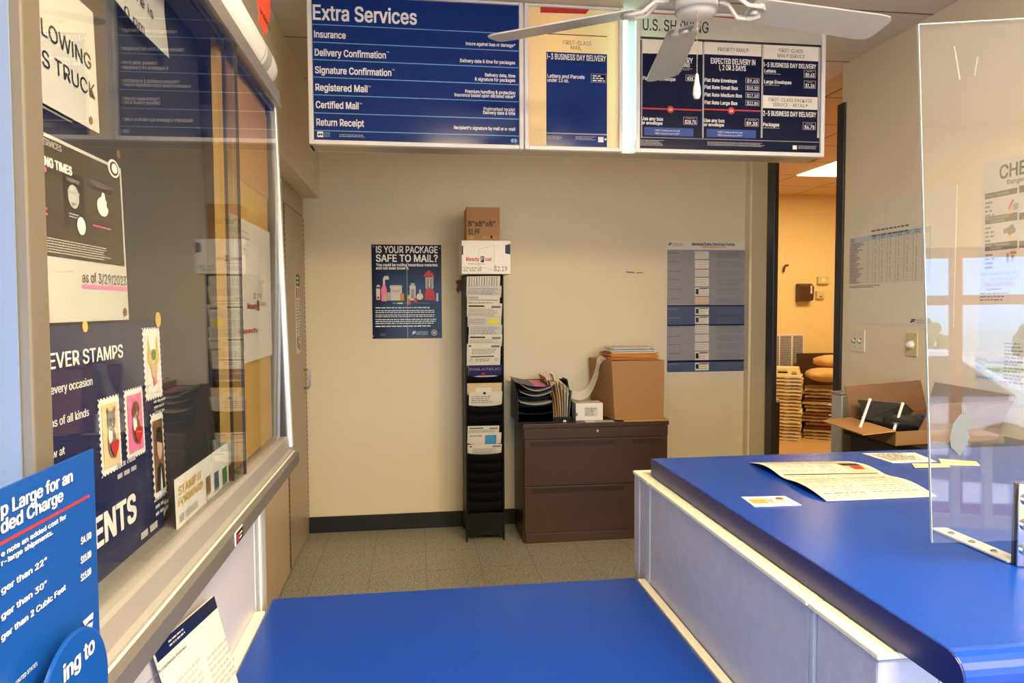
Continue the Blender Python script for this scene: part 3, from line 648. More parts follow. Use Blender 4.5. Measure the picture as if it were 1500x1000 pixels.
def bracket(u):
    c = PB+pd*u; b = MB(); w = u0*.045
    z0 = CT+.0005; base = Vector((c.x, c.y, z0))
    b.obox(base+pn*.001, w, pn*.004, Vector((0, 0, .125))+pu.normalized()*0, 'chrome'); b.obox(base-pn*.006, u0*.007, pn*-.004, (0, 0, .125), 'dark_track')
    o = b.build('bracket', parent=g, bevel=.0015)
    fb = MB(); fb.obox(base-pn*.01-u0*.004, Vector((0, .165, 0)), u0*.03, (0, 0, .004), 'aluminium_light'); fb.build('bracket_foot', parent=o, bevel=.001)
    for k in range(3):
        p = base+w*.30+Vector((0, 0, .025+.038*k))+pn*.005; h = MB(); h.tube([p, p+pn*.004], .0095, 'chrome', 16); h.tube([p+pn*.004, p+pn*.010], .0075, 'chrome', 6); h.build('bolt', parent=o)
        p = base-pn*.01+pd*.008+Vector((0, .04+.045*k, .004)); h = MB(); h.lathe(p, [(.006, 0), (.006, .001), (.003, .003), (0, .003)], 'chrome', 12); h.build('screw', parent=o)
bracket(.122); bracket(.50)

# ---------------------------------------------------------------- hanging menu boards
MY, MZ0, MZ1 = 3.0, 2.128, 2.738
hs = thing('board_housing', (.7, 3.08, MZ0), 'long light box behind the three hanging menu boards', 'light box')
MB().box(-.425, 1.832, 3.135, 3.145, MZ0, MZ1, 'white_metal').box(-.425, -.415, 3.03, 3.135, MZ0, MZ1, 'white_metal').box(1.822, 1.832, 3.03, 3.135, MZ0, MZ1, 'white_metal').box(.448, .456, 3.03, 3.135, MZ0+.006, MZ1, 'white_metal').build('housing', parent=hs)
MB().box(-.425, 1.832, 3.03, 3.135, MZ0, MZ0+.005, 'aluminium').build('bottom_tray', parent=hs)
bl = lamp('wall_fill_lamp', 'AREA', (.95-hs.location.x, 3.16-hs.location.y, 2.20-hs.location.z), Vector((.1, .72, -.69)).to_track_quat('-Z', 'Y').to_euler(), 6.5, (1, .82, .5), 1.0, .06); bl.parent = hs  # unseen lamp added behind the box to brighten the back wall, like leaked tube light
MB().tube([(.925, 3.075, 2.15), (.925, 3.075, 2.725)], .013, 'tube_light', 14).build('tube', parent=hs)
MB().tube([(.60, 3.10, 2.15), (.60, 3.10, 2.725)], .013, 'tube_warm', 14).build('tube', parent=hs)
def frame(mb, x0, x1, z0, z1, w, m='white_metal', y0=MY, y1=MY+.03):
    mb.box(x0, x0+w, y0, y1, z0, z1, m); mb.box(x1-w, x1, y0, y1, z0, z1, m); mb.box(x0+w, x1-w, y0, y1, z0, z0+w, m); mb.box(x0+w, x1-w, y0, y1, z1-w*.6, z1, m)
X = lambda px, py=120: at(px, py, 'y', MY).x
def board(x0, x1, label, face, fx0=None):
    t = thing('menu_board', ((x0+x1)/2, MY, MZ0), label, 'menu board', None)
    mb = MB(); frame(mb, x0, x1, MZ0, MZ1, .018); mb.build('frame', parent=t, bevel=.003)
    mb = MB(); mb.box(x0+.012, x1-.012, MY+.012, MY+.016, MZ0+.012, MZ1-.006, face); s = Sheet(mb, (x0, MY+.012, MZ0), (1, 0, 0), (0, 0, 1)); return t, mb, s
t, mb, s = board(-.423, .462, 'navy menu board with white service names, widest of the hanging boards', 'board_white')
a = s.uv(456.5, -3); b = s.uv(762, 213); s.rect(a[0], .018, b[0], .602, 'navy_board')
zl = lambda y: s.uv(456, y)[1]
for y in (36, 62, 87.6, 113.3, 139.2, 165.6, 191.3): s.rect(a[0]+.002, zl(y), b[0]-.004, zl(y)+.0032, 'sky_line', 2)
s.T('Extra Services', 459, 28.5, 610, 21.5, 'white_print', bold=.018)
for tx, x, y, x1, tm in (('Insurance', 460.5, 54.7, 506.3, ''), ('Delivery Confirmation', 461.2, 81.4, 565, 'TM'), ('Signature Confirmation', 461.7, 107.1, 573, 'TM'), ('Registered Mail', 462.4, 132.5, 538, 'TM'), ('Certified Mail', 462.9, 158, 525, 'TM'), ('Return Receipt', 463.8, 183.6, 533, '')):
    s.T(tx, x, y, x1, 9.8, 'white_print', bold=.02)
    if tm: s.T(tm, x1+1, y-7+(x1-x)*.028, x1+5, 2, 'white_print')
for tx, x, y in (('Insure against loss or damage*', 682.5, 66.5), ('Delivery date & time for packages', 674, 91.5), ('Delivery date, time', 710.5, 112.5), ('& signature for packages', 695.7, 118.5), ('Premium handling & protection', 681.6, 136.5), ('Insurance based upon declared value*', 666, 141.5), ('Postmarked receipt', 708.5, 162), ('Delivery date & time', 707.8, 167.5), ("Recipient's signature by mail or e-mail", 665, 189.5)):
    s.T(tx, x, y-.5, 754.5, 4.8, 'white_print', bold=.018)
s.R(464.8, 192.5, 473.7, 201, 'white_print', 3); s.D(467.6, 197, 1.6, 'navy_board', 4); s.D(471, 197, 1.6, 'navy_board', 4); s.N(475, 193, 486, 201, 4, 'sky_line'); s.N(497, 196, 540, 202, 2, 'light_grey_print')
s.D(751, 206, 2.8, 'sky_line', 3); s.D(754.5, 206, 2.8, 'sky_line', 3)
mb.build('face', parent=t)
t, mb, s = board(.467, .897, 'narrow glowing cream menu board in the middle with a small navy price panel', 'board_cream')
s.poly([(791.6, 8.6), (866, 10.5), (858, 20.5), (791.6, 18.5)], 'red_print'); s.R(800, 50, 889, 53, 'black_print')
s.T('FIRST-CLASS', 824.7, 65, 865.8, 6, 'brown_print'); s.T('MAIL', 836, 72.6, 852, 6, 'brown_print'); s.R(800, 75.7, 889, 217, 'navy_board')
s.T('I-3 BUSINESS DAY DELIVERY', 801.5, 86.5, 887.5, 8.2, 'white_print', bold=.018); s.T('Letters and Parcels', 802, 113.5, 856, 5.2, 'white_print', bold=.02); s.T('under 13 oz.', 802, 119.5, 833, 5, 'white_print', bold=.02)
def price(s, x0, y0, x1, y1, tx=None):
    s.R(x0, y0, x1, y1, 'light_grey_print', 2); s.R(x0+.6, y0+.6, x1-.6, y1-.6, 'navy_dark', 3)
    if tx: s.T(tx, x0+2, y1-2, x1-2, (y1-y0)*.42, 'white_print', 4, bold=.02); s.N(x0+4, y0+1.5, x1-3, y0+4, 1, 'light_grey_print', 4)
price(s, 865.8, 108, 888, 121.5); s.N(868, 109.5, 886, 120.5, 3, 'white_print', 4, fill=.55)
s.R(800, 195.6, 889, 196.5, 'light_grey_print', 2); s.N(801, 198, 826, 205, 3, 'light_grey_print'); s.N(843, 199, 874, 206, 3, 'light_grey_print'); s.R(876, 200.5, 884, 208.5, 'white_print', 2); s.D(887, 204, 1.5, 'white_print', 2)
mb.build('face', parent=t)
t, mb, s = board(.955, 1.832, 'menu board with a red band and three columns of mailing prices behind the fan', 'board_white')
lf = s.uv(928, 219)[0]
s.poly([(937, 9.5), (1035, 15.5), (1130, 32), (1035, 24), (935, 19.5)], 'red_print')
s.T('U.S. SHIPPING', 941.5, 44, 1037.5, 16.5, 'black_print', bold=.006); s.poly([(935, 58), (1203, 66), (1202, 224), (930, 217)], 'navy_dark', 1)
s.poly([(941, 58), (1029, 60), (1029, 80), (941, 78)], 'board_head', 2); s.R(1031.5, 61, 1115, 83, 'board_head', 2); s.R(1118, 65, 1198.5, 90, 'board_head', 2); s.R(1117, 139.5, 1198.5, 161, 'board_head', 2)
for x, y0 in ((940, 58), (1030, 62), (1116.3, 65), (1199.3, 66)): s.R(x-.4, y0, x+.5, 202, 'light_grey_print', 2)
zz = s.uv(940, 201)[1]; s.rect(s.uv(940, 201)[0], zz-.0012, s.uv(1199.5, 206)[0], zz+.0012, 'light_grey_print', 3.3); zz = s.uv(937, 55)[1]; s.rect(s.uv(937, 55)[0], zz-.005, s.uv(1203, 62)[0], zz+.005, 'black_print', 2.6)
T = lambda tx, x, y, x1, c, b=.02, m='white_print': s.T(tx, x, y, x1, c, m, 4, bold=b)
T('PRIORITY MAIL®', 1051, 75, 1096, 5.6, 0, 'black_print'); T('FIRST-CLASS', 1141, 76.4, 1176, 5.2, 0, 'black_print'); T('MAIL® SERVICE', 1138.7, 84, 1178.6, 5.2, 0, 'black_print')
T('FIRST-CLASS PACKAGE', 1125.8, 148.3, 1189, 5, 0, 'black_print'); T('SERVICE - RETAIL®', 1132, 155.8, 1182.6, 5, 0, 'black_print')
T('I-5 BUSINESS DAY DELIVERY', 1118.8, 97.8, 1195, 6.4, .018); T('Letters', 1119.7, 106, 1136, 4.6); s.N(1120, 107, 1148, 110, 1, 'light_grey_print', 3); T('Large Envelopes', 1119.4, 122, 1158.7, 4.8); s.N(1120, 123.5, 1148, 126.5, 1, 'light_grey_print', 3)
price(s, 1177.5, 102.5, 1194.5, 114.5, '$0.63'); price(s, 1177.5, 118, 1194.5, 130, '$1.26'); T('2-5 BUSINESS DAY DELIVERY', 1117.5, 169.3, 1195, 7, .018); T('Packages', 1117.5, 184.6, 1141, 5); s.N(1118, 186, 1146, 189, 1, 'light_grey_print', 3); price(s, 1176, 179, 1194.5, 190.5, '$4.75')
T('EXPECTED DELIVERY IN', 1041, 93, 1106, 8, .018); T('I, 2 OR 3 DAYS', 1053.5, 102.6, 1092, 7.4, .018)
for tx, y, x1, p in (('Flat Rate Envelope', 119.6, 1079, '$9.65'), ('Flat Rate Small Box', 130, 1080.5, '$10.20'), ('Flat Rate Medium Box', 141, 1086.6, '$17.10'), ('Flat Rate Large Box', 152.4, 1079.8, '$22.80')):
    T(tx, 1032, y, x1, 5); a = (1092, y-6); s.R(1092, y-5.6, 1112, y+3, 'light_grey_print', 2); s.R(1092.6, y-5, 1111.4, y+2.4, 'navy_dark', 3); s.T(p, 1094, y+1.2, 1110, 4.6, 'white_print', 4, bold=.01)
s.R(941, 159.6, 1028, 160.4, 'red_print', 2); s.R(1031, 161, 1114, 161.8, 'red_print', 2)
for x, y in ((982, 160.4), (1071, 162.3)): s.D(x, y, 5, 'red_print', 3); s.T('OR', x-2.6, y+2, x+2.6, 3.6, 'white_print', 4, bold=.01)
for x, y, x1, px in ((939.5, 176, 971, 1001), (1031, 178.6, 1061, 1091)):
    T('Use any box', x, y, x1, 5); T('or envelope', x, y+6, x1-1, 4.6); price(s, px, y-5, px+20, y+7, '$28.75' if x < 1000 else '$9.35')
    s.R(x+4, y+10, x+76, y+24, 'blue_print', 2); s.T('USPS Tracking service and', x+20, y+16, x+56, 2.6, 'white_print', 4); s.T('FREE insurance up to $50*', x+20, y+20.5, x+56, 2.6, 'white_print', 4)
T('DELIVERY', 982, 91.4, 1014.5, 7.6, .02); T('LOCATIONS', 979, 97.5, 1010, 5.6, .02); s.N(985, 99, 1016, 104, 2, 'light_grey_print', 4); T('Flat Rate Envelope', 941.5, 117, 989, 5); price(s, 1004.4, 109.5, 1023.7, 119.5, '$28.75')
s.N(935, 204, 973, 214, 5, 'light_grey_print', 3); s.N(1036, 207, 1132, 216, 4, 'light_grey_print', 3); s.R(1161, 213, 1167, 219, 'white_print', 3); s.N(1169, 213, 1198, 219, 3, 'light_grey_print', 3)
mb.build('face', parent=t)

# ---------------------------------------------------------------- ceiling fan
FX, FY, FZ = .885, 2.17, 2.415
t = thing('ceiling_fan', (FX, FY, FZ), 'white five bladed ceiling fan with a pull chain in front of the menu boards', 'ceiling fan')
MB().lathe((FX, FY, 2.365), [(0, 0), (.03, .001), (.055, .008), (.066, .022), (.068, .018), (.064, .06), (.05, .066)], 'fan_white', 32).build('switch_housing', parent=t, smooth=True)
MB().lathe((FX, FY, 2.431), [(.05, 0), (.10, .004), (.118, .018), (.122, .06), (.11, .085), (.06, .10), (.03, .11)], 'fan_white', 36).build('motor', parent=t, smooth=True)
MB().lathe((FX, FY, 2.54), [(.014, 0), (.014, .13), (.06, .15), (.07, .2)], 'fan_white', 24).build('downrod', parent=t, smooth=True)
def blade(deg):
    a = math.radians(deg); r = Vector((math.cos(a), math.sin(a), -.028)).normalized(); c = Vector((-math.sin(a), math.cos(a), 0)); tilt = math.radians(-11); cw = c*math.cos(tilt)+Vector((0, 0, 1))*math.sin(tilt); nz = r.cross(cw)
    O = Vector((FX, FY, FZ-.002)); pts = []
    for q, w in ((.185, .052), (.20, .058), (.64, .070), (.675, .066), (.69, .052), (.695, .035)): pts.append((q, w))
    outl = [O+r*q-cw*w for q, w in pts]+[O+r*(q+.001)+cw*w for q, w in reversed(pts)]
    b = MB().prism(outl, nz*.006, 'fan_blade').build('blade', parent=t, bevel=.0015)
    ir = MB()
    for sgn in (-1, 1):
        ir.tube([O+r*.085+Vector((0, 0, .018))+cw*.008*sgn, O+r*.125+Vector((0, 0, .022))+cw*.022*sgn, O+r*.165+Vector((0, 0, -.008))+cw*.034*sgn, O+r*.215-nz*.006+cw*.034*sgn, O+r*.235-nz*.004+cw*.012*sgn], .007, 'fan_white', 8)
    for sgn in (-1, 0, 1): ir.lathe(O+r*.205+cw*.034*sgn-nz*.012, [(.012, 0), (.014, .006)], 'fan_white', 12, axis=tuple(nz))
    ir.build('blade_iron', parent=t, smooth=True)
for k in range(5): blade(7+72*k)
ch = MB(); cx, cy = .868, 2.12
ch.tube([(cx, cy+.01, 2.372), (cx, cy, 2.34), (cx, cy, 2.175)], .0009, 'chain', 6)
for k in range(26): ch.lathe((cx, cy, 2.177+k*.0064), [(0, 0), (.0022, .0012), (.0022, .0024), (0, .0036)], 'chain', 6)
pc = ch.build('pull_chain', parent=t)
MB().lathe((cx, cy, 2.098), [(0, 0), (.009, .003), (.0125, .016), (.011, .035), (.006, .058), (.0045, .074), (.003, .078)], 'fan_white', 18).build('pull_knob', parent=pc, smooth=True)

# ---------------------------------------------------------------- back wall
mb = MB(); a = at(544, 358, 'y', BY); b = at(647.5, 495, 'y', BY); mb.box(a.x, b.x, BY-.0025, BY-.0005, b.z, a.z, 'navy_dark'); s = Sheet(mb, (a.x, BY-.0025, b.z), (1, 0, 0), (0, 0, 1), .0006)
s.T('IS YOUR PACKAGE', 551, 370, 641, 9.6, 'white_print', bold=.02); s.T('SAFE TO MAIL?', 551, 383, 641, 10.2, 'white_print', bold=.02); s.T('You could be mailing hazardous materials', 551, 389.7, 641, 4, 'white_print', bold=.02); s.T('and not even know it.', 551, 394.5, 599, 4, 'white_print', bold=.02)
W_ = 'paper_grey'
s.R(551, 420, 557, 439, W_, 2); s.D(554, 420, 3, W_, 2); s.D(554, 436, 2, 'red_print', 3)
s.poly([(559, 441), (567, 441), (567, 425), (564, 416), (561, 416), (558, 425)], 'pink_print', 2); s.poly([(561, 416), (564, 416), (564, 410), (570, 409), (569, 404), (563, 404), (561, 408)], W_, 3)
s.R(571, 419, 589, 440, W_, 2); s.R(571, 417.5, 589, 419.5, 'light_grey_print', 3); s.T('PAINT', 574, 428, 586, 3.5, 'grey_print', 3); s.R(567, 428, 573, 440, 'light_grey_print', 3); s.R(568, 422, 572, 428, 'black_print', 4); s.R(586, 430, 592, 440, 'orange_envelope', 4); s.R(562, 432, 566, 441, 'manila', 4)
s.R(600, 418, 609, 440, W_, 2); s.R(601.5, 414.5, 607.5, 418, 'light_grey_print', 2); s.R(602, 423, 607, 437, 'slate_print', 3); s.R(597, 432, 601, 446, 'gold_print', 4); s.R(598, 438, 600.5, 447, 'red_print', 5)
s.D(615, 434, 5, W_, 3); s.R(614, 424, 616.5, 430, W_, 3); s.R(607, 436, 611, 443, 'red_print', 3)
s.poly([(620, 405), (637, 406), (633, 399), (624, 398.5)], 'red_print', 2); s.R(626, 396, 631, 399, 'red_print', 2); s.R(623, 406, 635, 423, 'light_grey_print', 2); s.R(626, 408, 632, 423, 'grey_print', 3); s.R(628, 408, 630, 421, W_, 4); s.poly([(622, 439), (638, 440), (636, 427), (633, 423), (625, 423), (623, 427)], 'red_print', 3); s.T('FUEL', 626, 436, 634, 3, 'black_print', 4); s.R(639, 429, 642, 441, W_, 2)
s.R(575, 443.5, 581, 444.5, 'sky_line', 2); s.R(582, 443, 590, 445, 'yellow_print', 2); s.R(592, 443.6, 630, 444.2, 'grey_print', 2)
for y0, y1, n in ((449, 452, 1), (453.5, 458.5, 2), (460, 464.5, 2), (466.5, 474.5, 3), (476, 479, 1)): s.N(550, y0, 641 if n > 1 else 632, y1, n, 'white_print', fill=.4, rag=.08)
s.bird(604, 485, 609, 490, 'white_print'); s.T('UNITED STATES', 610, 487.2, 627, 1.7, 'white_print'); s.T('POSTAL SERVICE', 610, 490, 627, 1.7, 'white_print'); s.D(636, 487, 4.4, 'light_grey_print', 2); s.D(636, 487, 3.2, 'navy_dark', 3); s.D(636, 487, 2.2, 'light_grey_print', 4); s.N(557, 488, 566, 492, 3, 'grey_print'); s.R(596.4, 384, 596.8, 494, 'slate_print', 2)
for x, y in ((547, 361), (644, 363.5), (547, 492)): s.D(x, y, .9, 'light_grey_print', 3)
tag(mb.build('hazard_poster'), 'navy poster asking if your package is safe to mail on the back wall', 'poster')
mb = MB(); a = at(976, 353, 'y', BY); b = at(1098, 545, 'y', BY)
n = 14; vs = []; dep = lambda u: BY-.004
for i in range(n+1):
    u = i/n; vs += [(a.x+(b.x-a.x)*u, dep(u), a.z), (a.x+(b.x-a.x)*u, dep(u), b.z)]
mb.mesh(vs, [(2*i, 2*i+1, 2*i+3, 2*i+2) for i in range(n)], 'paper'); s = Sheet(mb, (a.x, BY-.004, b.z), (1, 0, 0), (0, 0, 1), .0006)
po2 = mb; s.T('Revised Extra Services Forms', 1014, 359.5, 1076, 4.4, 'black_print', bold=.01); s.T('Effective Date: May 31, 2016', 1029, 362.6, 1063, 2, 'red_print'); s.bird(979, 355, 984, 360, 'blue_print'); s.T('UNITED STATES', 985, 357.6, 1001, 1.7, 'grey_print'); s.T('POSTAL SERVICE', 985, 360.4, 1001, 1.7, 'grey_print')
s.R(977.5, 366, 1093, 541, 'slate_print', 1)
for y0, y1 in ((447, 475), (528, 543)): s.R(977.5, y0, 1093, y1, 'indigo_print', 2)
for y in (365.5, 447, 475.5, 528): s.R(977.5, y, 1093, y+1, 'navy_dark', 3)
for y0, y1, c in ((368, 379, 'paper'), (381, 393, 'paper'), (395, 405, 'paper_grey'), (407, 419, 'paper'), (421, 433, 'paper'), (435, 445, 'paper_tan'), (450, 461, 'paper'), (463, 474, 'paper'), (476, 488, 'paper_grey'), (490, 500, 'paper_grey'), (502, 513, 'paper_grey'), (515, 527, 'paper'), (531, 542, 'paper')):
    s.R(1018, y0, 1038, y1, c, 4); s.N(1019, y0+1, 1037, y1-1, 3, 'light_grey_print', 5, fill=.3)
    if c == 'paper' and y0 > 415: s.R(1019, y0+2, 1023, y1-2, 'black_print', 5); s.R(1024, y0+.5, 1037, y0+2, 'green_print' if y0 == 421 else 'red_print' if y0 > 514 else 'grey_print', 6)
    s.N(979, y0+1, 999, y0+4, 1, 'grey_print', 4); s.N(1049, y0+1, 1092, y1-1, 4, 'grey_print', 4, fill=.3)
for x, y in ((979, 540), (1070, 541)): s.D(x, y, .9, 'black_print', 5)
tag(mb.build('forms_poster', solid=.0015), 'large grey chart of revised service forms between the filing cabinet and the doorway', 'poster')
# stains of torn paint
mb = MB(); s = Sheet(mb, (.28, BY-.0004, 1.6), (1, 0, 0), (0, 0, 1)); s.poly([(667, 412), (672, 409), (677, 410), (677, 428), (673, 426), (671, 431), (668, 424), (670, 418)], 'brown_print'); s.poly([(917, 397.5), (926, 398), (930, 399), (930, 400), (917, 399)], 'brown_print'); s.poly([(932, 399), (942, 398.5), (942, 399.5), (932, 400.3)], 'brown_print')
st = struct(mb.build('wall_back_scuffs'))

# ---------------------------------------------------------------- literature rack
RX0, RX1, RYF, RYB = .297, .538, 4.33, 4.64
t = thing('literature_rack', ((RX0+RX1)/2, 4.48, 0), 'tall narrow black literature rack full of forms beside the filing cabinet', 'rack')
for x in (RX0, RX1-.010): 
    MB().prism([(x, RYF, .0), (x, RYF+.045, 0), (x, RYF+.07, .05), (x, RYB-.06, .05), (x, RYB-.04, 0), (x, RYB, 0), (x, RYB, 1.655), (x, RYF, 1.655)], (.010, 0, 0), 'black_metal').build('side_panel', parent=t, bevel=.002)
MB().box(RX0+.010, RX1-.010, RYB-.008, RYB, .05, 1.655, 'black_metal').build('back_panel', parent=t)
MB().box(RX0+.010, RX1-.010, RYF+.006, RYF+.012, .035, .175, 'black_metal').build('kick_panel', parent=t, bevel=.001)
MB().box(RX0, RX1, RYF, RYB, 1.655, 1.660, 'black_metal').build('top_panel', parent=t)
NP, PIT, PZ = 24, .0602, .185
def pyf(zr): return RYF+.036-.45*zr        # slanted pocket face, zr above the pocket's foot
for k in range(NP):
    z = PZ+k*PIT; p = MB(); nseg = 10; x0, x1 = RX0+.011, RX1-.011
    top = [(x0+(x1-x0)*i/nseg, pyf(.072), z+.072-.012*math.sin(math.pi*i/nseg)**.5) for i in range(nseg+1)]; bot = [(q[0], pyf(0), z) for q in top]
    p.mesh(top+bot, [(i, nseg+1+i, nseg+2+i, i+1) for i in range(nseg)], 'black_metal'); p.face([(x0, pyf(0), z), (x1, pyf(0), z), (x1, pyf(0)+.05, z+.002), (x0, pyf(0)+.05, z+.002)], 'black_metal')
    p.build('pocket', parent=t, solid=.0015)
# stacks of forms, top pocket first: rows of (pixel of the top edge, left, right, paper, look)
rows = [(405, 684, 733, 'paper', 'bars', 'white form stack with vertical ruled columns in the topmost rack pocket'),
        (419, 683, 735, 'paper_grey', 'scrib', 'grey form stack with pencil scribbles in the second rack pocket from the top'),
        (432, 684, 732, 'paper', 'block', 'white form stack with a grey heading block in the third rack pocket from the top'),
        (444, 683, 736, 'paper', 'head', 'wide white form stack just above the yellow highlighted forms'),
        (463, 685, 734, 'paper_grey', 'yellow', 'form stack with a yellow highlighted box in the literature rack'),
        (475, 687, 737, 'paper_grey', 'scrib', 'form stack with a scribbled front just below the yellow highlighted forms'),
        (490, 686, 737, 'paper', 'head', 'white form stack with a dark heading rule, second below the yellow highlighted forms'),
        (503, 683, 733, 'paper', 'logo', 'white form stack with an emblem and heading, third above the purple brochure'),
        (520, 681, 733, 'paper', 'seal', 'white certificate stack with round seals directly above the purple brochure'),
        (535, 686, 735, 'purple_print', 'phil', 'purple brochure with white capitals in the literature rack')]
rows2 = [(561, 680, 735, 'paper_tan', 'plain', 'tan envelope stack below the purple brochure'), (574, 687, 737, 'paper', 'clip', 'white form stack in front of the tan envelopes'),
         (624, 682, 731, 'paper', 'head', 'white form stack directly above the one with the blue note'), (634, 682, 734, 'paper', 'sticky', 'white form stack carrying a square blue sticky note'),
         (651, 684, 735, 'paper', 'logo', 'white form stack directly below the one with the blue note')]
def forms(row, kpos):
    py, l, r, m, look, label = row; Y = 4.325; a = at(l, py, 'y', Y); b = at(r, py, 'y', Y); ztop = (a.z+b.z)/2
    k = max(0, min(NP-1, kpos)); z0 = PZ+k*PIT+.004; zr = ztop-(PZ+k*PIT)
    x0, x1 = max(a.x, RX0+.013), min(b.x, RX1-.013); off = .012
    y0, y1 = pyf(.004)+off, pyf(zr)+off; upv = Vector((0, y1-y0, ztop-z0)); H = upv.length; upv.normalize(); nn = Vector((1, 0, 0)).cross(upv)
    sk = random.uniform(-.004, .004)
    mb = MB(); nl = 3
    for i in range(nl): mb.obox(Vector((x0+random.uniform(-.002, .002), y0+.001, z0))-nn*(.0035*(i+1)), Vector((x1-x0, 0, 0))+Vector((0, 0, sk)), upv*(H-.003*i), nn*.003, m if m != 'purple_print' else 'paper' if i else m)
    s = Sheet(mb, Vector((x0, y0+.001, z0))-nn*.0005, Vector((x1-x0, 0, sk)), upv); w = x1-x0
    if look == 'bars':
        for i in range(12): s.rect(w*(.06+i*.075), H*.5, w*(.06+i*.075)+.004, H*.97, 'grey_print' if i % 3 else 'black_print')
    elif look == 'scrib':
        s.fine(.01, H*.5, w-.01, H*.93, 6, 'grey_print', fill=.3)
        for i in range(3): s.upoly([(w*(.4+.12*i), H*.55), (w*(.52+.12*i), H*.9), (w*(.53+.12*i), H*.9), (w*(.41+.12*i), H*.55)], 'grey_print', 3)
    elif look == 'block': s.rect(.01, H*.84, w*.35, H*.94, 'light_grey_print'); s.rect(.01, H*.78, w-.01, H*.81, 'grey_print'); s.fine(.01, H*.5, w-.01, H*.7, 3, 'black_print')
    elif look == 'head': s.rect(.01, H*.86, w*.5, H*.92, 'black_print'); s.rect(w*.7, H*.82, w-.008, H*.9, 'grey_print'); s.fine(.01, H*.45, w-.01, H*.8, 6, 'grey_print', fill=.35)
    elif look == 'yellow': s.fine(.01, H*.5, w*.6, H*.92, 5, 'grey_print', fill=.3); s.rect(w*.62, H*.66, w*.94, H*.92, 'yellow_print', 3)
    elif look == 'logo': s.rect(.01, H*.87, .025, H*.93, 'black_print'); s.rect(w*.72, H*.84, w-.006, H*.93, 'grey_print'); s.fine(.03, H*.4, w-.02, H*.8, 6, 'grey_print', fill=.35)
    elif look == 'seal':
        s.rect(.02, H*.9, w*.8, H*.95, 'black_print'); s.fine(w*.25, H*.68, w*.75, H*.84, 2, 'grey_print')
        for q in (.12, .87): s.disc(w*q, H*.76, .009, 'grey_print'); s.disc(w*q, H*.76, .006, 'paper', 3)
    elif look == 'phil': s.text('PHILATELIC', .01, H*.76, .016, 'light_grey_print', 2, w-.02); s.disc(w*.45, H*.56, .012, 'red_print', 3); s.upoly([(.0, H*.4), (w*.3, H*.5), (w*.8, H*.5), (w, H*.42)], 'pale_blue_print', 2)
    elif look == 'plain': s.rect(w*.25, H*.55, w*.7, H*.8, 'paper')
    elif look == 'clip': s.rect(w*.42, H*.9, w*.5, H*1.0, 'black_print'); s.fine(.015, H*.5, w-.05, H*.85, 4, 'grey_print', fill=.35)
    elif look == 'sticky': s.rect(w*.52, H*.42, w*.86, H*.90, 'sticky_blue', 3); s.fine(.01, H*.82, w*.45, H*.92, 1, 'grey_print')
    tag(mb.build('form_stack'), label, 'forms', 'form stacks in the literature rack')
zt_ = at(684, 405, 'y', 4.325).z; k0 = int((zt_-.135-PZ)/PIT)
for i, r_ in enumerate(rows): forms(r_, k0-i)
zt_ = at(684, 561, 'y', 4.325).z; k1 = int((zt_-.12-PZ)/PIT)
for i, r_ in enumerate(rows2): forms(r_, k1-i if i < 2 else int((at(684, 624, 'y', 4.325).z-.12-PZ)/PIT)-(i-2))
# boxes on the rack
def carton(name, x0, x1, y0, y1, z0, z1, m, label):
    mb = MB(); mb.box(x0, x1, y0, y1, z0, z1, m); return mb, Sheet(mb, (x0, y0, z0), (1, 0, 0), (0, 0, 1))
wa, wb = at(676, 352, 'y', 4.28), at(748, 402, 'y', 4.28); WZ = 1.6605
mb, s = carton('', wa.x, wb.x, 4.28, 4.60, WZ, 1.862, 'white_card', '')
s.T('Ready', 683, 382, 702, 5.5, 'red_print', bold=.02); s.T('P', 705, 382, 708.5, 6.5, 'navy_dark', bold=.02); s.R(704, 375, 709, 384, 'navy_dark', 1); s.T('ost', 710.5, 382, 720, 5, 'red_print', bold=.02); s.T('P', 705, 382, 708, 6, 'white_print', 3)
for p in (((701, 365), (724, 359)), ((724, 359), (724, 396)), ((724, 396), (701, 390)), ((701, 390), (701, 365))):
    (a, b), (c, d) = s.uv(*p[0]), s.uv(*p[1]); L = math.hypot(c-a, d-b); e = (-(d-b)/L*.0006, (c-a)/L*.0006); s.upoly([(a+e[0], b+e[1]), (a-e[0], b-e[1]), (c-e[0], d-e[1]), (c+e[0], d+e[1])], 'grey_print', 2)
s.N(686, 385, 712, 388, 1, 'light_grey_print'); s.T("12\"x10\"x8", 679, 397, 705, 6, 'black_print'); s.T('$2.19', 724, 397, 743, 7, 'black_print')
s.poly([(740, 359), (747.5, 357), (747.5, 372.5), (740, 371)], 'navy_print', 2); s.R(676.3, 360, 678.5, 373, 'navy_print', 2)
tag(mb.build('mailing_carton', bevel=.002), 'white mailing carton with red and blue lettering on top of the literature rack', 'box')
ca, cb = at(683, 304, 'y', 4.30), at(732, 350, 'y', 4.30)
mb, s = carton('', ca.x, cb.x, 4.30, 4.505, 1.8625, 2.064, 'cardboard', '')
s.T('8"x8"x8"', 686, 331, 725, 7.5, 'black_print', bold=.03); s.T('$1.99', 686, 343, 702, 7.5, 'black_print', bold=.03); s.N(688, 346, 696, 349.5, 2, 'paper_tan'); s.T('Ready', 708, 348.5, 718, 2.5, 'paper_tan'); s.R(718.5, 345, 721, 349, 'navy_dark'); s.T('ost', 722, 348.5, 728, 2.5, 'paper_tan')
tag(mb.build('cube_carton', bevel=.002), 'small brown cube carton marked with its size on top of the white mailing carton', 'box')

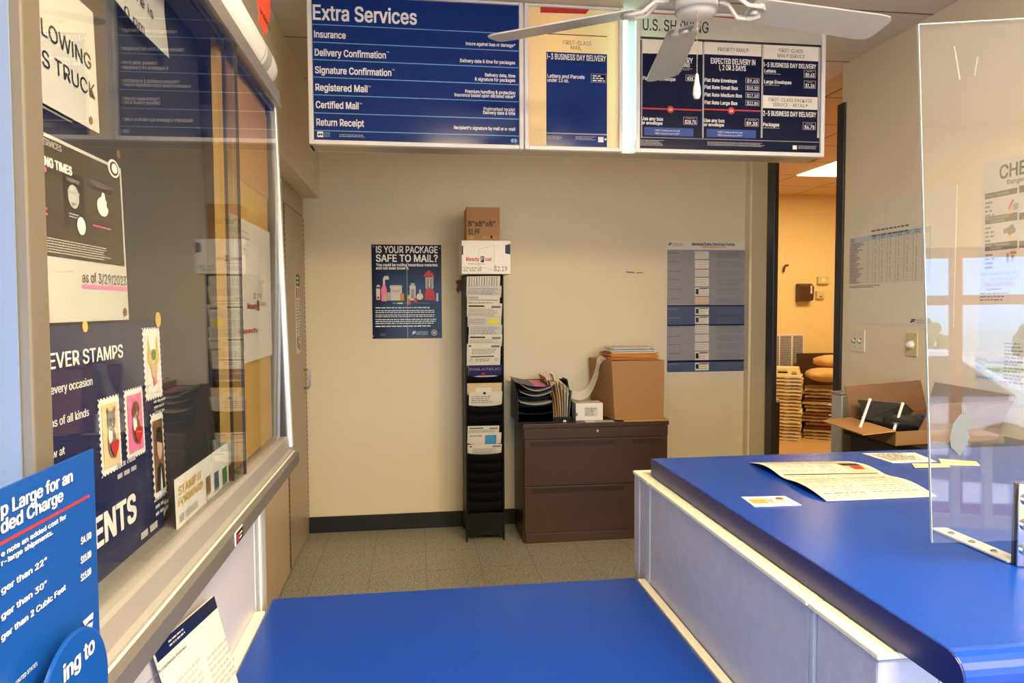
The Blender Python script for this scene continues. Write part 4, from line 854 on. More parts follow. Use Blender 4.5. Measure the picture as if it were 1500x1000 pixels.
# ---------------------------------------------------------------- filing cabinet
CX0, CX1, CYF, CYB = .645, 1.567, 4.24, 4.645
t = thing('filing_cabinet', (1.1, 4.45, 0), 'dark brown two drawer lateral filing cabinet against the back wall', 'filing cabinet')
MB().box(CX0, CX1, CYF+.02, CYB, .0, .713, 'brown_metal').build('body', parent=t, bevel=.002)
MB().box(CX0-.004, CX1+.004, CYF-.002, CYB+.005, .714, .743, 'brown_metal').build('top', parent=t, bevel=.004)
MB().box(CX0+.012, CX1-.012, CYF+.004, CYF+.02, .0, .062, 'brown_metal').build('base', parent=t, bevel=.002)
MB().box(CX0+.003, CX1-.003, CYF+.002, CYF+.02, .648, .712, 'brown_metal').build('lock_rail', parent=t, bevel=.002)
lk = MB().lathe((1.11, CYF+.002, .690), [(.009, 0), (.009, .004), (.006, .005), (0, .005)], 'steel', 16, axis=(0, -1, 0)).build('lock', parent=t, smooth=True)
def drawer(z0, z1, grips):
    d = MB().box(CX0+.006, CX1-.006, CYF, CYF+.02, z0, z1, 'brown_metal').build('drawer', parent=t, bevel=.002)
    for x0, x1 in grips:
        h = MB(); h.box(x0, x1, CYF-.0006, CYF+.004, z1-.042, z1-.016, 'brown_metal_dark'); h.box(x0, x1, CYF-.003, CYF, z1-.016, z1-.012, 'brown_metal_dark'); h.build('handle', parent=d)  # recessed grips as dark strips, the recess shade put into the colour
drawer(.358, .645, [(.69, 1.225), (1.335, 1.53)]); drawer(.066, .354, [(.69, 1.28)])
TOP = .7435
# letter tray organiser
t = thing('letter_tray', (.78, 4.45, TOP), 'black letter tray organiser on the left end of the filing cabinet', 'tray')
p = MB(); p.box(.615, .965, 4.28, 4.59, TOP, TOP+.006, 'black_plastic'); p.build('base', parent=t)
for x in (.615, .835, .96): MB().prism([(x, 4.28, TOP+.006), (x, 4.59, TOP+.006), (x, 4.59, TOP+.25), (x, 4.45, TOP+.25), (x, 4.30, TOP+(.19 if x < .9 else .10)), (x, 4.28, TOP+.03)], (.005, 0, 0), 'black_plastic').build('side_wall', parent=t, bevel=.001)
MB().box(.62, .96, 4.585, 4.59, TOP+.006, TOP+.24, 'black_plastic').build('back_wall', parent=t)
for z in (.055, .105, .155, .195):
    q = MB(); nx = 8
    for i in range(nx): 
        x0, x1 = .621+.213*i/nx, .621+.213*(i+1)/nx; f0 = .012*abs(2*i/nx-1)**2; f1 = .012*abs(2*(i+1)/nx-1)**2
        q.face([(x0, 4.285, TOP+z+f0), (x1, 4.285, TOP+z+f1), (x1, 4.58, TOP+z+f1), (x0, 4.58, TOP+z+f0)], 'black_plastic')
    q.build('shelf', parent=t, solid=.003)
MB().box(.84, .96, 4.30, 4.304, TOP+.006, TOP+.03, 'black_plastic').build('front_lip', parent=t)
MB().box(.90, .92, 4.2795, 4.282, TOP+.002, TOP+.012, 'white_print').build('label', parent=t)
def curled(x0, x1, y0, y1, zf, m, name, label, cat, grp=None, tilt=0, nx=10, back=None):
    vs = []
    for j, y in enumerate((y0, y1)):
        for i in range(nx+1): u = i/nx; vs.append((x0+(x1-x0)*u, y, zf(u)+tilt*j))
    mb = MB(); mb.mesh(vs, [(i, i+1, nx+2+i, nx+1+i) for i in range(nx)], m)
    if back:
        vs2 = [Vector(v)+Vector((0, 0, .0008)) for v in vs]; k0, k1, mm = back; mb.mesh(vs2, [(i, i+1, nx+2+i, nx+1+i) for i in range(int(nx*k0), int(nx*k1))], mm)
    return tag(mb.build(name, solid=.0012), label, cat, grp)
curled(.60, .845, 4.27, 4.56, lambda u: TOP+.225+.045*(1-u)**2+.02*u*u-.012, 'purple_print', 'brochure', 'navy brochure with pink and white lettering lying on top of the letter tray', 'brochure', None, .01, back=(.5, .8, 'pink_print'))
curled(.625, .85, 4.262, 4.55, lambda u: TOP+.205+.05*(2*u-1)**2-.005, 'paper', 'loose_paper', 'white curled paper sticking out of the upper letter tray shelf', 'paper', None, .005)
curled(.63, .83, 4.265, 4.56, lambda u: TOP+.17+.03*(2*u-1)**2-.002, 'paper_grey', 'loose_paper', 'grey paper under the curled white one in the letter tray', 'paper')
curled(.63, .83, 4.27, 4.56, lambda u: TOP+.118+.018*(2*u-1)**2-.004, 'paper', 'loose_paper', 'white paper on the middle letter tray shelf', 'paper')
cols = ['manila', 'manila', 'manila', 'paper', 'manila', 'paper_grey', 'paper', 'grey_print']
labs = ['leftmost manila folder, leaning furthest left in the upright sorter', 'second manila folder from the left in the upright sorter', 'third manila folder from the left, with the tallest tab', 'white folder in the middle of the upright sorter', 'last manila folder before the white ones in the sorter', 'grey paper folder right of the manila ones in the sorter', 'white folder second from the right in the sorter', 'dark grey folder at the right end of the sorter']
for i in range(8):
    x = .848+i*.0135; lean = -.05+.0105*i; h = (.27, .25, .285, .24, .235, .22, .20, .18)[i]; mb = MB()
    nseg = 6; vs = []
    for j in range(nseg+1):
        v = j/nseg; xx = x+lean*v*v*1.0+.004*math.sin(v*3); vs += [(xx, 4.30+.02*v, TOP+.0085+h*v), (xx, 4.575, TOP+.0085+h*v)]
    mb.mesh(vs, [(2*j, 2*j+1, 2*j+3, 2*j+2) for j in range(nseg)], cols[i])
    tag(mb.build('file_folder', solid=.0025), labs[i], 'folder', 'folders in the upright sorter')
# till roll arching from the folders to the carton
pts = []
ctrl = [(.80, .99), (.86, 1.00), (.905, .945), (.96, .895), (1.0, .872), (1.05, .868), (1.10, .905), (1.145, 1.005), (1.16, 1.085), (1.20, 1.124), (1.25, 1.1245)]
def spl(t_):
    n = len(ctrl)-1; i = min(int(t_*n), n-1); f = t_*n-i; P0, P1, P2, P3 = ctrl[max(i-1, 0)], ctrl[i], ctrl[i+1], ctrl[min(i+2, n)]
    return tuple(.5*(2*P1[k]+(P2[k]-P0[k])*f+(2*P0[k]-5*P1[k]+4*P2[k]-P3[k])*f*f+(3*P1[k]-P0[k]-3*P2[k]+P3[k])*f**3) for k in (0, 1))
A_ = []; B_ = []
for i in range(41):
    x, z = spl(i/40); yy = 4.36+.03*(i/40); A_.append(Vector((x, yy, z))); B_.append(Vector((x+.01, yy+.10, z+.045*(1-max(0, i-30)/10))))
mb = MB(); mb.strip(A_, B_, 'paper'); 
for i in range(26, 38): mb.face([A_[i].lerp(B_[i], .2)+Vector((0, -.001, .001)), A_[i+1].lerp(B_[i+1], .2)+Vector((0, -.001, .001)), A_[i+1].lerp(B_[i+1], .2+.4*random.random())+Vector((0, -.001, .001)), A_[i].lerp(B_[i], .25)+Vector((0, -.001, .001))], 'light_grey_print') if i % 2 else None
tag(mb.build('paper_strip', solid=.0006), 'long white curling paper strip arching from the folders up to the carton', 'paper strip')
# small white box, paper, large carton and the envelopes on it
mb = MB(); mb.box(.99, 1.165, 4.32, 4.44, TOP, .853, 'white_card'); s = Sheet(mb, (.99, 4.32, TOP), (1, 0, 0), (0, 0, 1)); s.rect(.055, .025, .14, .085, 'paper_grey'); s.fine(.06, .03, .135, .08, 5, 'grey_print'); s.rect(.0, .03, .012, .05, 'grey_print')
tag(mb.build('label_box', bevel=.002), 'small white box with a printed label between the folders and the carton', 'box')
tag(MB().box(1.04, 1.22, 4.245, 4.31, TOP, TOP+.001, 'paper').box(1.10, 1.20, 4.25, 4.30, TOP+.001, TOP+.0016, 'light_grey_print').build('paper_note'), 'white paper note lying in front of the small white box', 'paper')
tag(MB().box(1.28, 1.575, 4.238, 4.60, TOP, TOP+.004, 'manila').build('flat_folder'), 'flat manila folder under the big brown carton', 'folder')
mb = MB(); K0 = TOP+.0045; fr = [Vector(v) for v in ((1.215, 4.27, K0), (1.552, 4.265, K0))]; KH = .372
mb.hexa([(1.228, 4.27, K0), (1.545, 4.265, K0), (1.535, 4.615, K0), (1.17, 4.62, K0), (1.205, 4.27, K0+KH), (1.548, 4.265, K0+KH), (1.535, 4.615, K0+KH), (1.145, 4.62, K0+KH)], 'cardboard')
tag(mb.build('large_carton', bevel=.003), 'large brown cardboard carton on the right end of the filing cabinet', 'box')
EZ = K0+KH+.001; k = 0
elab = ['lowest', 'second lowest', 'third lowest', 'fourth lowest', 'fifth lowest', 'sixth lowest']
for i in range(13):
    orange = i < 7; th = .0062 if orange else .0052; a = random.uniform(-.07, .07); cx, cy = 1.362+random.uniform(-.014, .014), 4.43+random.uniform(-.03, .01); hw, hd = (.155, .12) if orange else (.142+random.uniform(-.02, .012), .11)
    c_, s_ = math.cos(a), math.sin(a); U = Vector((c_, s_, 0)); V = Vector((-s_, c_, 0)); o = Vector((cx, cy, EZ))-U*hw-V*hd
    m = 'orange_envelope' if orange else ['paper', 'slate_print', 'paper', 'paper_grey', 'paper', 'paper'][i-7]
    mb = MB().obox(o, U*2*hw, V*2*hd, (0, 0, th), m)
    if orange: mb.face([o+Vector((0, 0, th+.0003))+V*.02, o+U*2*hw+V*.02+Vector((0, 0, th+.0003)), o+U*hw+V*hd*1.2+Vector((0, 0, th+.0003))], 'manila')
    lab = ['orange envelope, lowest of the pile on the carton', 'orange envelope, second lowest of the pile', 'orange envelope, third lowest of the pile', 'orange envelope in the middle of the orange ones on the carton', 'orange envelope third below the white ones', 'orange envelope second below the white ones', 'orange envelope directly below the white ones', 'white envelope lying directly on the orange ones', 'grey envelope between the white ones on the carton', 'white envelope lying on the grey envelope', 'pale grey envelope third from the top of the pile', 'white envelope second from the top of the pile', 'white envelope on the very top of the pile on the carton'][i]
    tag(mb.build('envelope', bevel=.0008), lab, 'envelope', 'envelopes piled on the large carton'); EZ += th+.0004

# ---------------------------------------------------------------- right wall
mb = MB(); a0 = at(1246, 306, 'x', RX); a1 = at(1240, 473, 'x', RX); yl, yr = 3.487, 2.74; zt, zb = 1.968, 1.366
mb.box(RX-.002, RX-.0002, yr, yl, zb, zt, 'paper'); s = Sheet(mb, (RX-.002, yl, zb), (0, -1, 0), (0, 0, 1), .0006)
s.N(1277, 335, 1332, 341, 2, 'grey_print', fill=.35, rag=.05)
hz0, hz1 = 1.784-zb, 1.812-zb; tw = .60
s.rect(.012, hz0, tw, hz1, 'pale_blue_print')
for i in range(24): s.rect(.012, hz0-.0088*(i+1), tw, hz0-.0088*(i+1)+.0012, 'light_grey_print', 2)
for u in (.012, .16, .2, .25, .31, .37, .43, .49, .55, .6): s.rect(u, hz0-.211, u+.0014, hz1, 'grey_print', 3)
for i in range(24):
    s.fine(.016, hz0-.0088*(i+1)+.002, .13, hz0-.0088*i-.001, 1, 'grey_print', 3, fill=.6, rag=.6)
    for u in (.22, .27, .33, .39, .45, .51):
        if random.random() < .75: s.rect(u, hz0-.0088*(i+1)+.002, u+.005, hz0-.0088*(i+1)+.006, 'grey_print', 3)
for u in (.02, .2, .26, .32, .38, .44, .5): s.fine(u, hz0+.006, u+.035, hz1-.003, 2, 'grey_print', 3)
s.fine(.012, hz0-.235, .26, hz0-.22, 2, 'grey_print', 2); s.bird(1334, 467, 1341, 473, 'navy_dark'); s.T('UNITED STATES', 1342, 469.8, 1363, 2.3, 'grey_print'); s.T('POSTAL SERVICE', 1342, 473.2, 1363, 2.3, 'grey_print'); s.rect(.35, 0, .3508, hz0-.22, 'light_grey_print'); s.rect(.29, hz1, .2908, zt-zb, 'light_grey_print')
tag(mb.build('schedule_chart'), 'white chart with a blue header row and ruled table above the light switch', 'chart')
t = thing('light_switch', (RX, 3.395, 1.219), 'ivory double toggle light switch plate on the right wall', 'light switch')
MB().box(RX-.006, RX, 3.337, 3.453, 1.219, 1.334, 'switch_ivory').build('plate', parent=t, bevel=.003)
for y in (3.372, 3.418):
    MB().obox((RX-.0065, y-.005, 1.268), (0, .010, 0), (-.014, 0, .008), (0, 0, .012), 'switch_ivory').build('toggle', parent=t, bevel=.001)
    MB().box(RX-.0068, RX-.006, y-.006, y+.006, 1.262, 1.290, 'grey_print').build('slot', parent=t)
    for z in (1.243, 1.310): MB().lathe((RX-.006, y, z), [(.003, 0), (.003, .0008), (0, .001)], 'steel', 10, axis=(-1, 0, 0)).build('screw', parent=t)
t = thing('dimmer_switch', (RX, 2.99, 1.22), 'yellowed dimmer plate with a round ivory knob', 'dimmer switch')
MB().box(RX-.006, RX, 2.953, 3.028, 1.221, 1.333, 'dimmer_ivory').build('plate', parent=t, bevel=.003)
MB().lathe((RX-.006, 2.99, 1.277), [(.021, 0), (.021, .004), (.016, .006), (.016, .018), (.013, .021), (0, .021)], 'switch_ivory', 24, axis=(-1, 0, 0)).build('knob', parent=t, smooth=True)
# dangerous goods chart behind the guard
mb = MB(); yl, yr, zt, zb = at(1441, 250, 'x', RX).y, 2.20, 2.03, 1.07
mb.box(RX-.002, RX-.0002, yr, yl, zb, zt, 'paper_grey'); s = Sheet(mb, (RX-.002, yl, zb), (0, -1, 0), (0, 0, 1), .0006)
s.T('CHE', 1465, 262, 1503, 19, 'black_print', bold=.02); s.T('Danger', 1476, 270, 1501, 6.5, 'black_print', bold=.008)
for (y, tx, tx2) in ((284, 'Class 1: Explosives', None), (321, 'Class 4: Flammable', 'Substances'), (360, 'Class 7: Radioactive', 'Materials')):
    p = s.uv(1443, y+8); s.rect(p[0], p[1], p[0]+.155, p[1]+(.022 if not tx2 else .03), 'black_print'); s.text(tx, p[0]+.004, p[1]+(.007 if not tx2 else .017), .009, 'light_grey_print', 2)
    if tx2: s.text(tx2, p[0]+.03, p[1]+.004, .009, 'light_grey_print', 2)
    s.rect(p[0]+.162, p[1], p[0]+.30, p[1]+.026, 'black_print'); s.fine(p[0]+.003, p[1]-.075, p[0]+.05, p[1]-.008, 4, 'grey_print', fill=.5)
p = s.uv(1477, 302); s.upoly([(p[0], p[1]-.01), (p[0]+.02, p[1]+.025), (p[0]+.028, p[1]+.02), (p[0]+.008, p[1]-.014)], 'red_print', 2); s.disc(p[0]+.035, p[1]-.005, .014, 'slate_print', 2); s.rect(p[0], p[1]-.03, p[0]+.016, p[1]-.015, 'paper_tan', 2)
p = s.uv(1478, 336); [s.disc(p[0]+dx, p[1]+dy, .011, 'grey_print', 2) for dx, dy in ((0, 0), (.014, .008), (-.014, -.004), (.006, -.012), (.022, -.006))]; s.rect(p[0]-.004, p[1]-.04, p[0]+.02, p[1]-.022, 'paper_tan', 2)
p = s.uv(1484, 376); s.rect(p[0]-.012, p[1]-.02, p[0]+.016, p[1]+.028, 'gold_print', 2); s.rect(p[0]-.012, p[1]+.012, p[0]+.016, p[1]+.02, 'brown_print', 3); s.disc(p[0], p[1], .007, 'black_print', 3); s.rect(p[0]-.03, p[1]-.02, p[0]-.018, p[1]+.016, 'grey_print', 2)
s.T('Mail items may be', 1438, 404, 1490, 5, 'slate_print'); s.T('do not make it', 1451, 411, 1492, 5, 'slate_print'); s.T('UNACCEPTABLE', 1441, 420, 1485, 5.5, 'red_print'); s.N(1446, 422, 1474, 425, 1, 'red_print'); s.N(1436, 428, 1478, 441, 3, 'grey_print')
for y in (520, 533, 546):
    s.poly([(1428, y), (1470, y+3), (1470, y+14), (1428, y+10)], 'pale_blue_print')
s.T('Corrosive', 1431, 527, 1446, 4, 'navy_dark'); s.T('Flammable liquid', 1431, 540, 1464, 4, 'navy_dark'); s.T('Medical devices', 1431, 553, 1455, 4, 'navy_dark'); s.N(1472, 500, 1500, 565, 12, 'grey_print', fill=.4)
tag(mb.build('safety_chart'), 'white dangerous goods chart with black bands seen through the plexiglass guard', 'chart')

# ---------------------------------------------------------------- stand with an open carton by the doorway
t = thing('side_stand', (2.05, 2.5, 0), 'dark stand under the open carton between the counter and the right wall', 'stand')
MB().box(1.78, 2.26, 2.25, 2.74, .92, .95, 'black_plastic').build('top', parent=t, bevel=.002)
MB().box(1.80, 2.24, 2.27, 2.72, .0, .919, 'black_frame').build('body', parent=t)
tag(MB().box(1.95, 2.028, 3.02, 3.10, 0, 1.045, 'grey_post').box(1.944, 2.034, 3.014, 3.106, 1.046, 1.056, 'aluminium').box(1.955, 2.02, 3.017, 3.021, .0, 1.04, 'aluminium').build('partition_post', bevel=.003), 'grey partition post with a metal cap beside the doorway', 'post')
bz = .951; FL, BL = Vector((1.715, 2.325, bz)), Vector((1.745, 2.64, bz)); ax = Vector((.47, .17, 0)); FR, BR_ = FL+Vector((.46, .05, 0)), BL+ax
t = thing('open_carton', (1.95, 2.5, bz), 'open brown cardboard carton holding plastic bags on the dark stand', 'box')
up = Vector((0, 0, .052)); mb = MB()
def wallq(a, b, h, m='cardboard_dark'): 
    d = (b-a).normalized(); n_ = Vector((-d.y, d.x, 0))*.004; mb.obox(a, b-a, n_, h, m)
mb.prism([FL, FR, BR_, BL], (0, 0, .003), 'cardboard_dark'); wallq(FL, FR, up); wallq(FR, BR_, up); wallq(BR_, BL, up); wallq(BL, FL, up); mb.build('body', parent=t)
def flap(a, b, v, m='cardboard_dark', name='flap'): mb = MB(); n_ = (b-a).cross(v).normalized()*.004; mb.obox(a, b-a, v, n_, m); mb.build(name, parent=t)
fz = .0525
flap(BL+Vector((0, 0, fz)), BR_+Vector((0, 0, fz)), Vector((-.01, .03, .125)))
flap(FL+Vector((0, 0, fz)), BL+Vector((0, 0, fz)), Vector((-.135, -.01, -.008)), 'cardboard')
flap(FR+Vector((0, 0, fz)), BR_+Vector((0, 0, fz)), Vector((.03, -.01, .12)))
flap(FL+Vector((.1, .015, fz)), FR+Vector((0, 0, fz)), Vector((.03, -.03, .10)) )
# bags and white tubes
def bag(c, rx, ry, rz, m, label, seed):
    rnd = random.Random(seed); vs = []; fs = []; nu, nv = 20, 10
    for j in range(nv+1):
        for i in range(nu):
            th, ph = 2*math.pi*i/nu, math.pi*j/nv; k = 1+.14*math.sin(3*th+seed)*math.sin(2*ph)+rnd.uniform(-.06, .06)
            sx = math.copysign(abs(math.cos(th))**.6, math.cos(th)); sy = math.copysign(abs(math.sin(th))**.6, math.sin(th)); sp = math.sin(ph)**.6 if 0 < j < nv else 0
            vs.append(Vector(c)+Vector((rx*sx*sp*k, ry*sy*sp*k, rz*math.cos(ph)*(k if j < nv*.6 else 1))))
    for j in range(nv):
        for i in range(nu): fs.append((j*nu+i, (j+1)*nu+i, (j+1)*nu+(i+1) % nu, j*nu+(i+1) % nu))
    mb = MB(); mb.mesh(vs, fs, m); o = mb.build('plastic_bag', smooth=True); return tag(o, label, 'bag', 'bags in the open carton')
bag((1.87, 2.55, bz+.042), .09, .10, .036, 'bag_black', 'black plastic bag at the left end of the open carton', 2)
bag((2.04, 2.53, bz+.040), .075, .11, .034, 'bag_blue', 'dark blue plastic bag in the middle of the open carton', 5)
for (x0_, y0_, z0_), (x1_, y1_, z1_), lb in ((at(1263, 617, 'y', 2.46), at(1274, 586, 'y', 2.58), 'white plastic tube rising from the left side of the open carton'), (at(1310, 628, 'y', 2.44), at(1322, 592, 'y', 2.56), 'white plastic tube nearest the right flap of the open carton')):
    mb = MB(); a, b = Vector((x0_, y0_, z0_)), Vector((x1_, y1_, z1_)); mb.tube([a-(b-a)*.25, a, b], .0055, 'white_tube', 12); mb.tube([b, b+(b-a)*.03], .0065, 'white_tube', 12); tag(mb.build('white_tube', smooth=False), lb, 'tube', 'white tubes in the open carton')
mb = MB(); q = [at(1256, 586, 'y', 2.62), at(1326, 592, 'y', 2.60), at(1338, 603, 'y', 2.60), at(1322, 625, 'y', 2.5), at(1268, 614, 'y', 2.5)]
mb.face(q, 'bag_black'); tag(mb.build('pouch', solid=.003), 'flat black pouch spread behind the two white tubes', 'pouch')

# ---------------------------------------------------------------- stockroom through the doorway
def mail_tray(x, y, z, rot, nested, m, label, sx=.34, sy=.46):
    h = .112; t = Vector((0, 0, 0)); c, s_ = math.cos(rot), math.sin(rot); U = Vector((c, s_, 0)); V = Vector((-s_, c, 0)); O = Vector((x, y, z)); mb = MB()
    P = lambda a, b, q: O+U*a+V*b+Vector((0, 0, q))
    a, b = sx/2, sy/2; i = .025
    lo = [P(-a+i, -b+i, 0), P(a-i, -b+i, 0), P(a-i, b-i, 0), P(-a+i, b-i, 0)]; hi = [P(-a, -b, h), P(a, -b, h), P(a, b, h), P(-a, b, h)]
    # upside-down nested trays: the closed end is up, the rim down
    lo, hi = [p+Vector((0, 0, 0)) for p in hi], lo
    zf = lambda p, q: Vector((p.x, p.y, z+q))
    rim = [zf(p, 0) for p in lo]; top = [zf(p, h) for p in hi]
    if nested: mb.prism([zf(q, 0) for q in (P(-a+.02, -b+.02, 0), P(a-.02, -b+.02, 0), P(a-.02, b-.02, 0), P(-a+.02, b-.02, 0))], (0, 0, .0355), m)
    else: mb.mesh(rim+top, [(0, 1, 5, 4), (1, 2, 6, 5), (2, 3, 7, 6), (3, 0, 4, 7), (4, 5, 6, 7), (0, 3, 2, 1)], m)
    mb.obox(P(-a-.012, -b-.012, .004), U*(2*a+.024), V*(2*b+.024), (0, 0, .022), m)
    F = Sheet(mb, P(-a-.012, -b-.012, 0), U, Vector((0, 0, 1)), .001); w = 2*a+.024
    for q0, q1 in ((.06, .2), (.3, .55), (.7, .92)): F.rect(w*q0, .002, w*q1, .008, 'dark_slot')
    if random.random() < .5: F.rect(w*.6, .008, w*.98, .024, 'paper')
    Lf = Sheet(mb, P(-a-.012, b+.012, 0), -V, Vector((0, 0, 1)), .001)
    for q0, q1 in ((.1, .25), (.4, .6), (.72, .92)): Lf.rect((2*b)*q0, .002, 2*b*q1, .008, 'dark_slot')
    if not nested:
        fr_n = (top[1]-top[0]).normalized(); fw_ = (top[0]+top[1])/2-(rim[0]+rim[1])/2; F2 = Sheet(mb, rim[0], rim[1]-rim[0], top[0]-rim[0]+U*-.025, .002)
        W2 = (rim[1]-rim[0]).length
        for q0, q1, z0, z1 in ((.36, .64, .055, .075), (.1, .26, .045, .055), (.74, .9, .045, .055), (.12, .24, .065, .072), (.76, .88, .065, .072)): F2.rect(W2*q0, z0, W2*q1, z1, 'dark_slot', 1)
        F2.fine(W2*.34, .082, W2*.66, .092, 1, 'brown_print', 1)
    return tag(mb.build('mail_tray'), label, 'mail tray', None)
ordn = ['lowest', 'second', 'third', 'fourth', 'fifth', 'sixth', 'seventh', 'eighth', 'ninth', 'tenth', 'eleventh', 'twelfth', 'thirteenth', 'fourteenth', 'fifteenth', 'sixteenth', 'seventeenth', 'eighteenth', 'nineteenth']
NT = 19; cx, cy = 4.01, 7.29
for i in range(NT):
    lab = 'cream mail tray at the top of the taller stack, showing its full side' if i == NT-1 else ('cream mail tray on the floor, lowest of the taller stack' if i == 0 else 'cream mail tray, %s from the bottom of the taller stack' % ordn[i])
    o = mail_tray(cx+random.uniform(-.008, .008), cy+random.uniform(-.01, .01), i*.0375, math.radians(-33+random.uniform(-1.5, 1.5)), i < NT-1, 'tray_cream', lab, .36, .30); o['group'] = 'trays of the taller stack'
for i in range(15):
    lab = 'mail tray on the floor, lowest of the shorter stack by the door frame' if i == 0 else ('mail tray directly under the sacks on the shorter stack' if i == 14 else '%s mail tray, %s from the bottom of the shorter stack' % ('rust' if i in (3, 4, 7, 11) else 'cream', ordn[i]))
    o = mail_tray(4.50+random.uniform(-.02, .02), 7.24+random.uniform(-.02, .02), i*.0375, math.radians(-35+random.uniform(-4, 4)), True, 'tray_rust' if i in (3, 4, 7, 11) else 'tray_cream2', lab, .42, .34); o['group'] = 'trays of the shorter stack'
def sack(c, rx, ry, rz, label, seed):
    rnd = random.Random(seed); vs = []; fs = []; nu, nv = 18, 8
    for j in range(nv+1):
        for i in range(nu):
            th, ph = 2*math.pi*i/nu, math.pi*j/nv; k = 1+.16*math.sin(5*th+seed)*math.sin(ph)+rnd.uniform(-.09, .09); vs.append(Vector(c)+Vector((rx*math.cos(th)*math.sin(ph)*k, ry*math.sin(th)*math.sin(ph)*k, rz*math.cos(ph))))
    for j in range(nv):
        for i in range(nu): fs.append((j*nu+i, (j+1)*nu+i, (j+1)*nu+(i+1) % nu, j*nu+(i+1) % nu))
    mb = MB(); mb.mesh(vs, fs, 'sack'); return tag(mb.build('mail_sack', smooth=True), label, 'sack', None)
sack((4.46, 7.20, .70), .21, .22, .08, 'flattened tan canvas sack draped over the shorter tray stack', 3)
sack((4.58, 7.28, .84), .19, .17, .075, 'folded tan canvas sack on top of the other sack', 8)
tag(MB().box(4.36, 4.80, 7.60, 7.64, .0, .91, 'brown_metal').build('wooden_board', bevel=.003), 'dark brown wooden board standing behind the sacks against the stockroom wall', 'board')
tag(MB().box(2.42, 2.835, 5.2, 5.6, 0, .70, 'brown_metal_dark').build('low_cabinet', bevel=.004), 'dark low cabinet just inside the stockroom doorway', 'cabinet')
tag(MB().obox((2.6, 5.21, .701), (.25, .02, 0), (-.02, .2, 0), (0, 0, .02), 'paper').build('paper_pile'), 'white papers on the dark low cabinet inside the doorway', 'papers')
SY = 7.748; a = at(1137, 489, 'y', SY); b = at(1177, 532, 'y', SY); mb = MB(); mb.box(a.x, b.x, SY-.003, SY, b.z-.06, a.z, 'paper'); s = Sheet(mb, (a.x, SY-.003, b.z-.06), (1, 0, 0), (0, 0, 1), .001); w = b.x-a.x; h = a.z-b.z+.06
for u0, u1 in ((.03, .1), (.14, .54), (.60, .96)): s.rect(w*u0, .02, w*u1, h-.02, 'slate_print'); s.fine(w*u0+.005, .03, w*u1, h-.03, 12, 'grey_print', 2, fill=.4)
tag(mb.build('route_chart'), 'grey ruled chart on the yellow stockroom wall behind the tall tray stack', 'chart')
t = thing('towel_dispenser', (4.48, SY, 1.503), 'dark brown paper towel dispenser on the yellow stockroom wall', 'dispenser')
MB().prism([(4.395, SY, 1.503), (4.395, SY-.10, 1.52), (4.395, SY-.11, 1.68), (4.395, SY-.06, 1.715), (4.395, SY, 1.715)], (.175, 0, 0), 'towel_brown').build('cover', parent=t, bevel=.012)
MB().box(4.52, 4.54, SY-.113, SY-.108, 1.60, 1.69, 'paper_grey').build('window_strip', parent=t)
t = thing('thermostat', (4.727, SY, 1.711), 'small ivory thermostat box, higher of the two on the stockroom wall', 'thermostat')
MB().box(4.658, 4.797, SY-.04, SY, 1.711, 1.80, 'dimmer_ivory').build('case', parent=t, bevel=.006); MB().lathe((4.72, SY-.04, 1.757), [(.024, 0), (.024, .003), (0, .004)], 'switch_ivory', 20, axis=(0, -1, 0)).build('dial', parent=t)
t = thing('control_box', (4.697, SY, 1.535), 'small ivory control box below the thermostat on the stockroom wall', 'control box')
MB().box(4.644, 4.745, SY-.035, SY, 1.54, 1.63, 'dimmer_ivory').build('case', parent=t, bevel=.006); MB().box(4.68, 4.71, SY-.037, SY-.035, 1.555, 1.57, 'brown_print').build('switch', parent=t)
tag(MB().tube([(4.30, SY, 1.93), (4.25, SY-.03, 1.925), (4.235, SY-.035, 1.90), (4.235, SY-.02, 1.85)], .011, 'brown_metal', 8).build('coat_hook', smooth=True), 'small brown coat hook high on the yellow stockroom wall', 'hook')

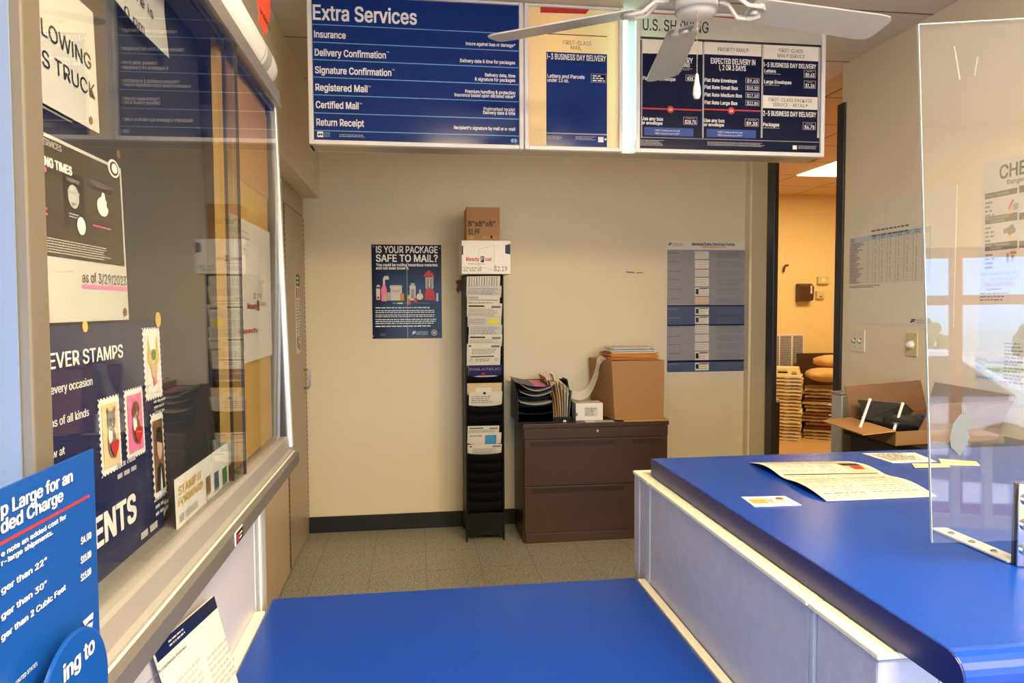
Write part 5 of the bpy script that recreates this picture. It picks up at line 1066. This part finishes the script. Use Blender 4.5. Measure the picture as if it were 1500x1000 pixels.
# ---------------------------------------------------------------- lobby and street behind the viewer (seen only as reflections)
t = thing('lobby_desk', (1.2, -2.3, 0), 'white topped writing desk under the street window', 'desk')
MB().box(.2, 2.1, -2.55, -2.0, .86, .90, 'white_card').build('top', parent=t, bevel=.004)
for x in (.24, 2.02):
    for y in (-2.5, -2.08): MB().box(x, x+.04, y, y+.04, 0, .859, 'white_metal').build('leg', parent=t)
t = thing('parked_car', (2.6, -7, -.12), 'white car parked outside the street window', 'car')
MB().prism([(.6, -7.9, .15), (.6, -7.9, .62), (1.4, -7.9, .72), (2.0, -7.9, 1.25), (3.4, -7.9, 1.28), (4.2, -7.9, .78), (4.7, -7.9, .7), (4.75, -7.9, .15)], (0, 1.7, 0), 'car_white').build('body', parent=t, bevel=.06)
MB().prism([(1.55, -7.93, .76), (2.06, -7.93, 1.19), (3.35, -7.93, 1.22), (3.95, -7.93, .8)], (0, 1.76, 0), 'car_glass').build('side_window', parent=t)
for x in (1.45, 3.85):
    for y in (-7.85, -6.35): MB().tube([(x, y, .2), (x, y+.18, .2)], .32, 'black_rubber', 24).build('wheel', parent=t)
def tree(x, y, h, label, seed):
    rnd = random.Random(seed); t = thing('street_tree', (x, y, -.1), label, 'tree'); MB().tube([(x, y, -.1), (x+.1, y, h*.4), (x, y, h*.6)], [.18, .13, .07], 'trunk', 8).build('trunk', parent=t)
    mb = MB()
    for i in range(60):
        u, q = rnd.uniform(0, 2*math.pi), rnd.random()**.5; r = rnd.uniform(.25, .5)*h/3.2; c = Vector((x+math.cos(u)*q*h*.62, y+math.sin(u)*q*h*.4, h*.18+rnd.random()*h*.75*(1-.6*q*q)))
        mb.tube([c+Vector((rnd.uniform(-.06, .06), 0, z)) for z in (-r, -.7*r, -.2*r, .4*r, .8*r, r)], [.05, .7*r, r, .92*r, .6*r, .04], 'tree_green', 9)
    mb.build('crown', parent=t)
for i, (x, y, h) in enumerate(((-8, -44, 3.4), (1, -42, 2.6), (8, -45, 3.1), (15, -43, 2.7), (23, -46, 3.6))): tree(x, y, h, ['leafy street tree furthest to the left across the road', 'small bushy street tree second from the left', 'street tree opposite the middle of the window', 'low street tree behind the parked car', 'tallest street tree at the right across the road'][i], i)
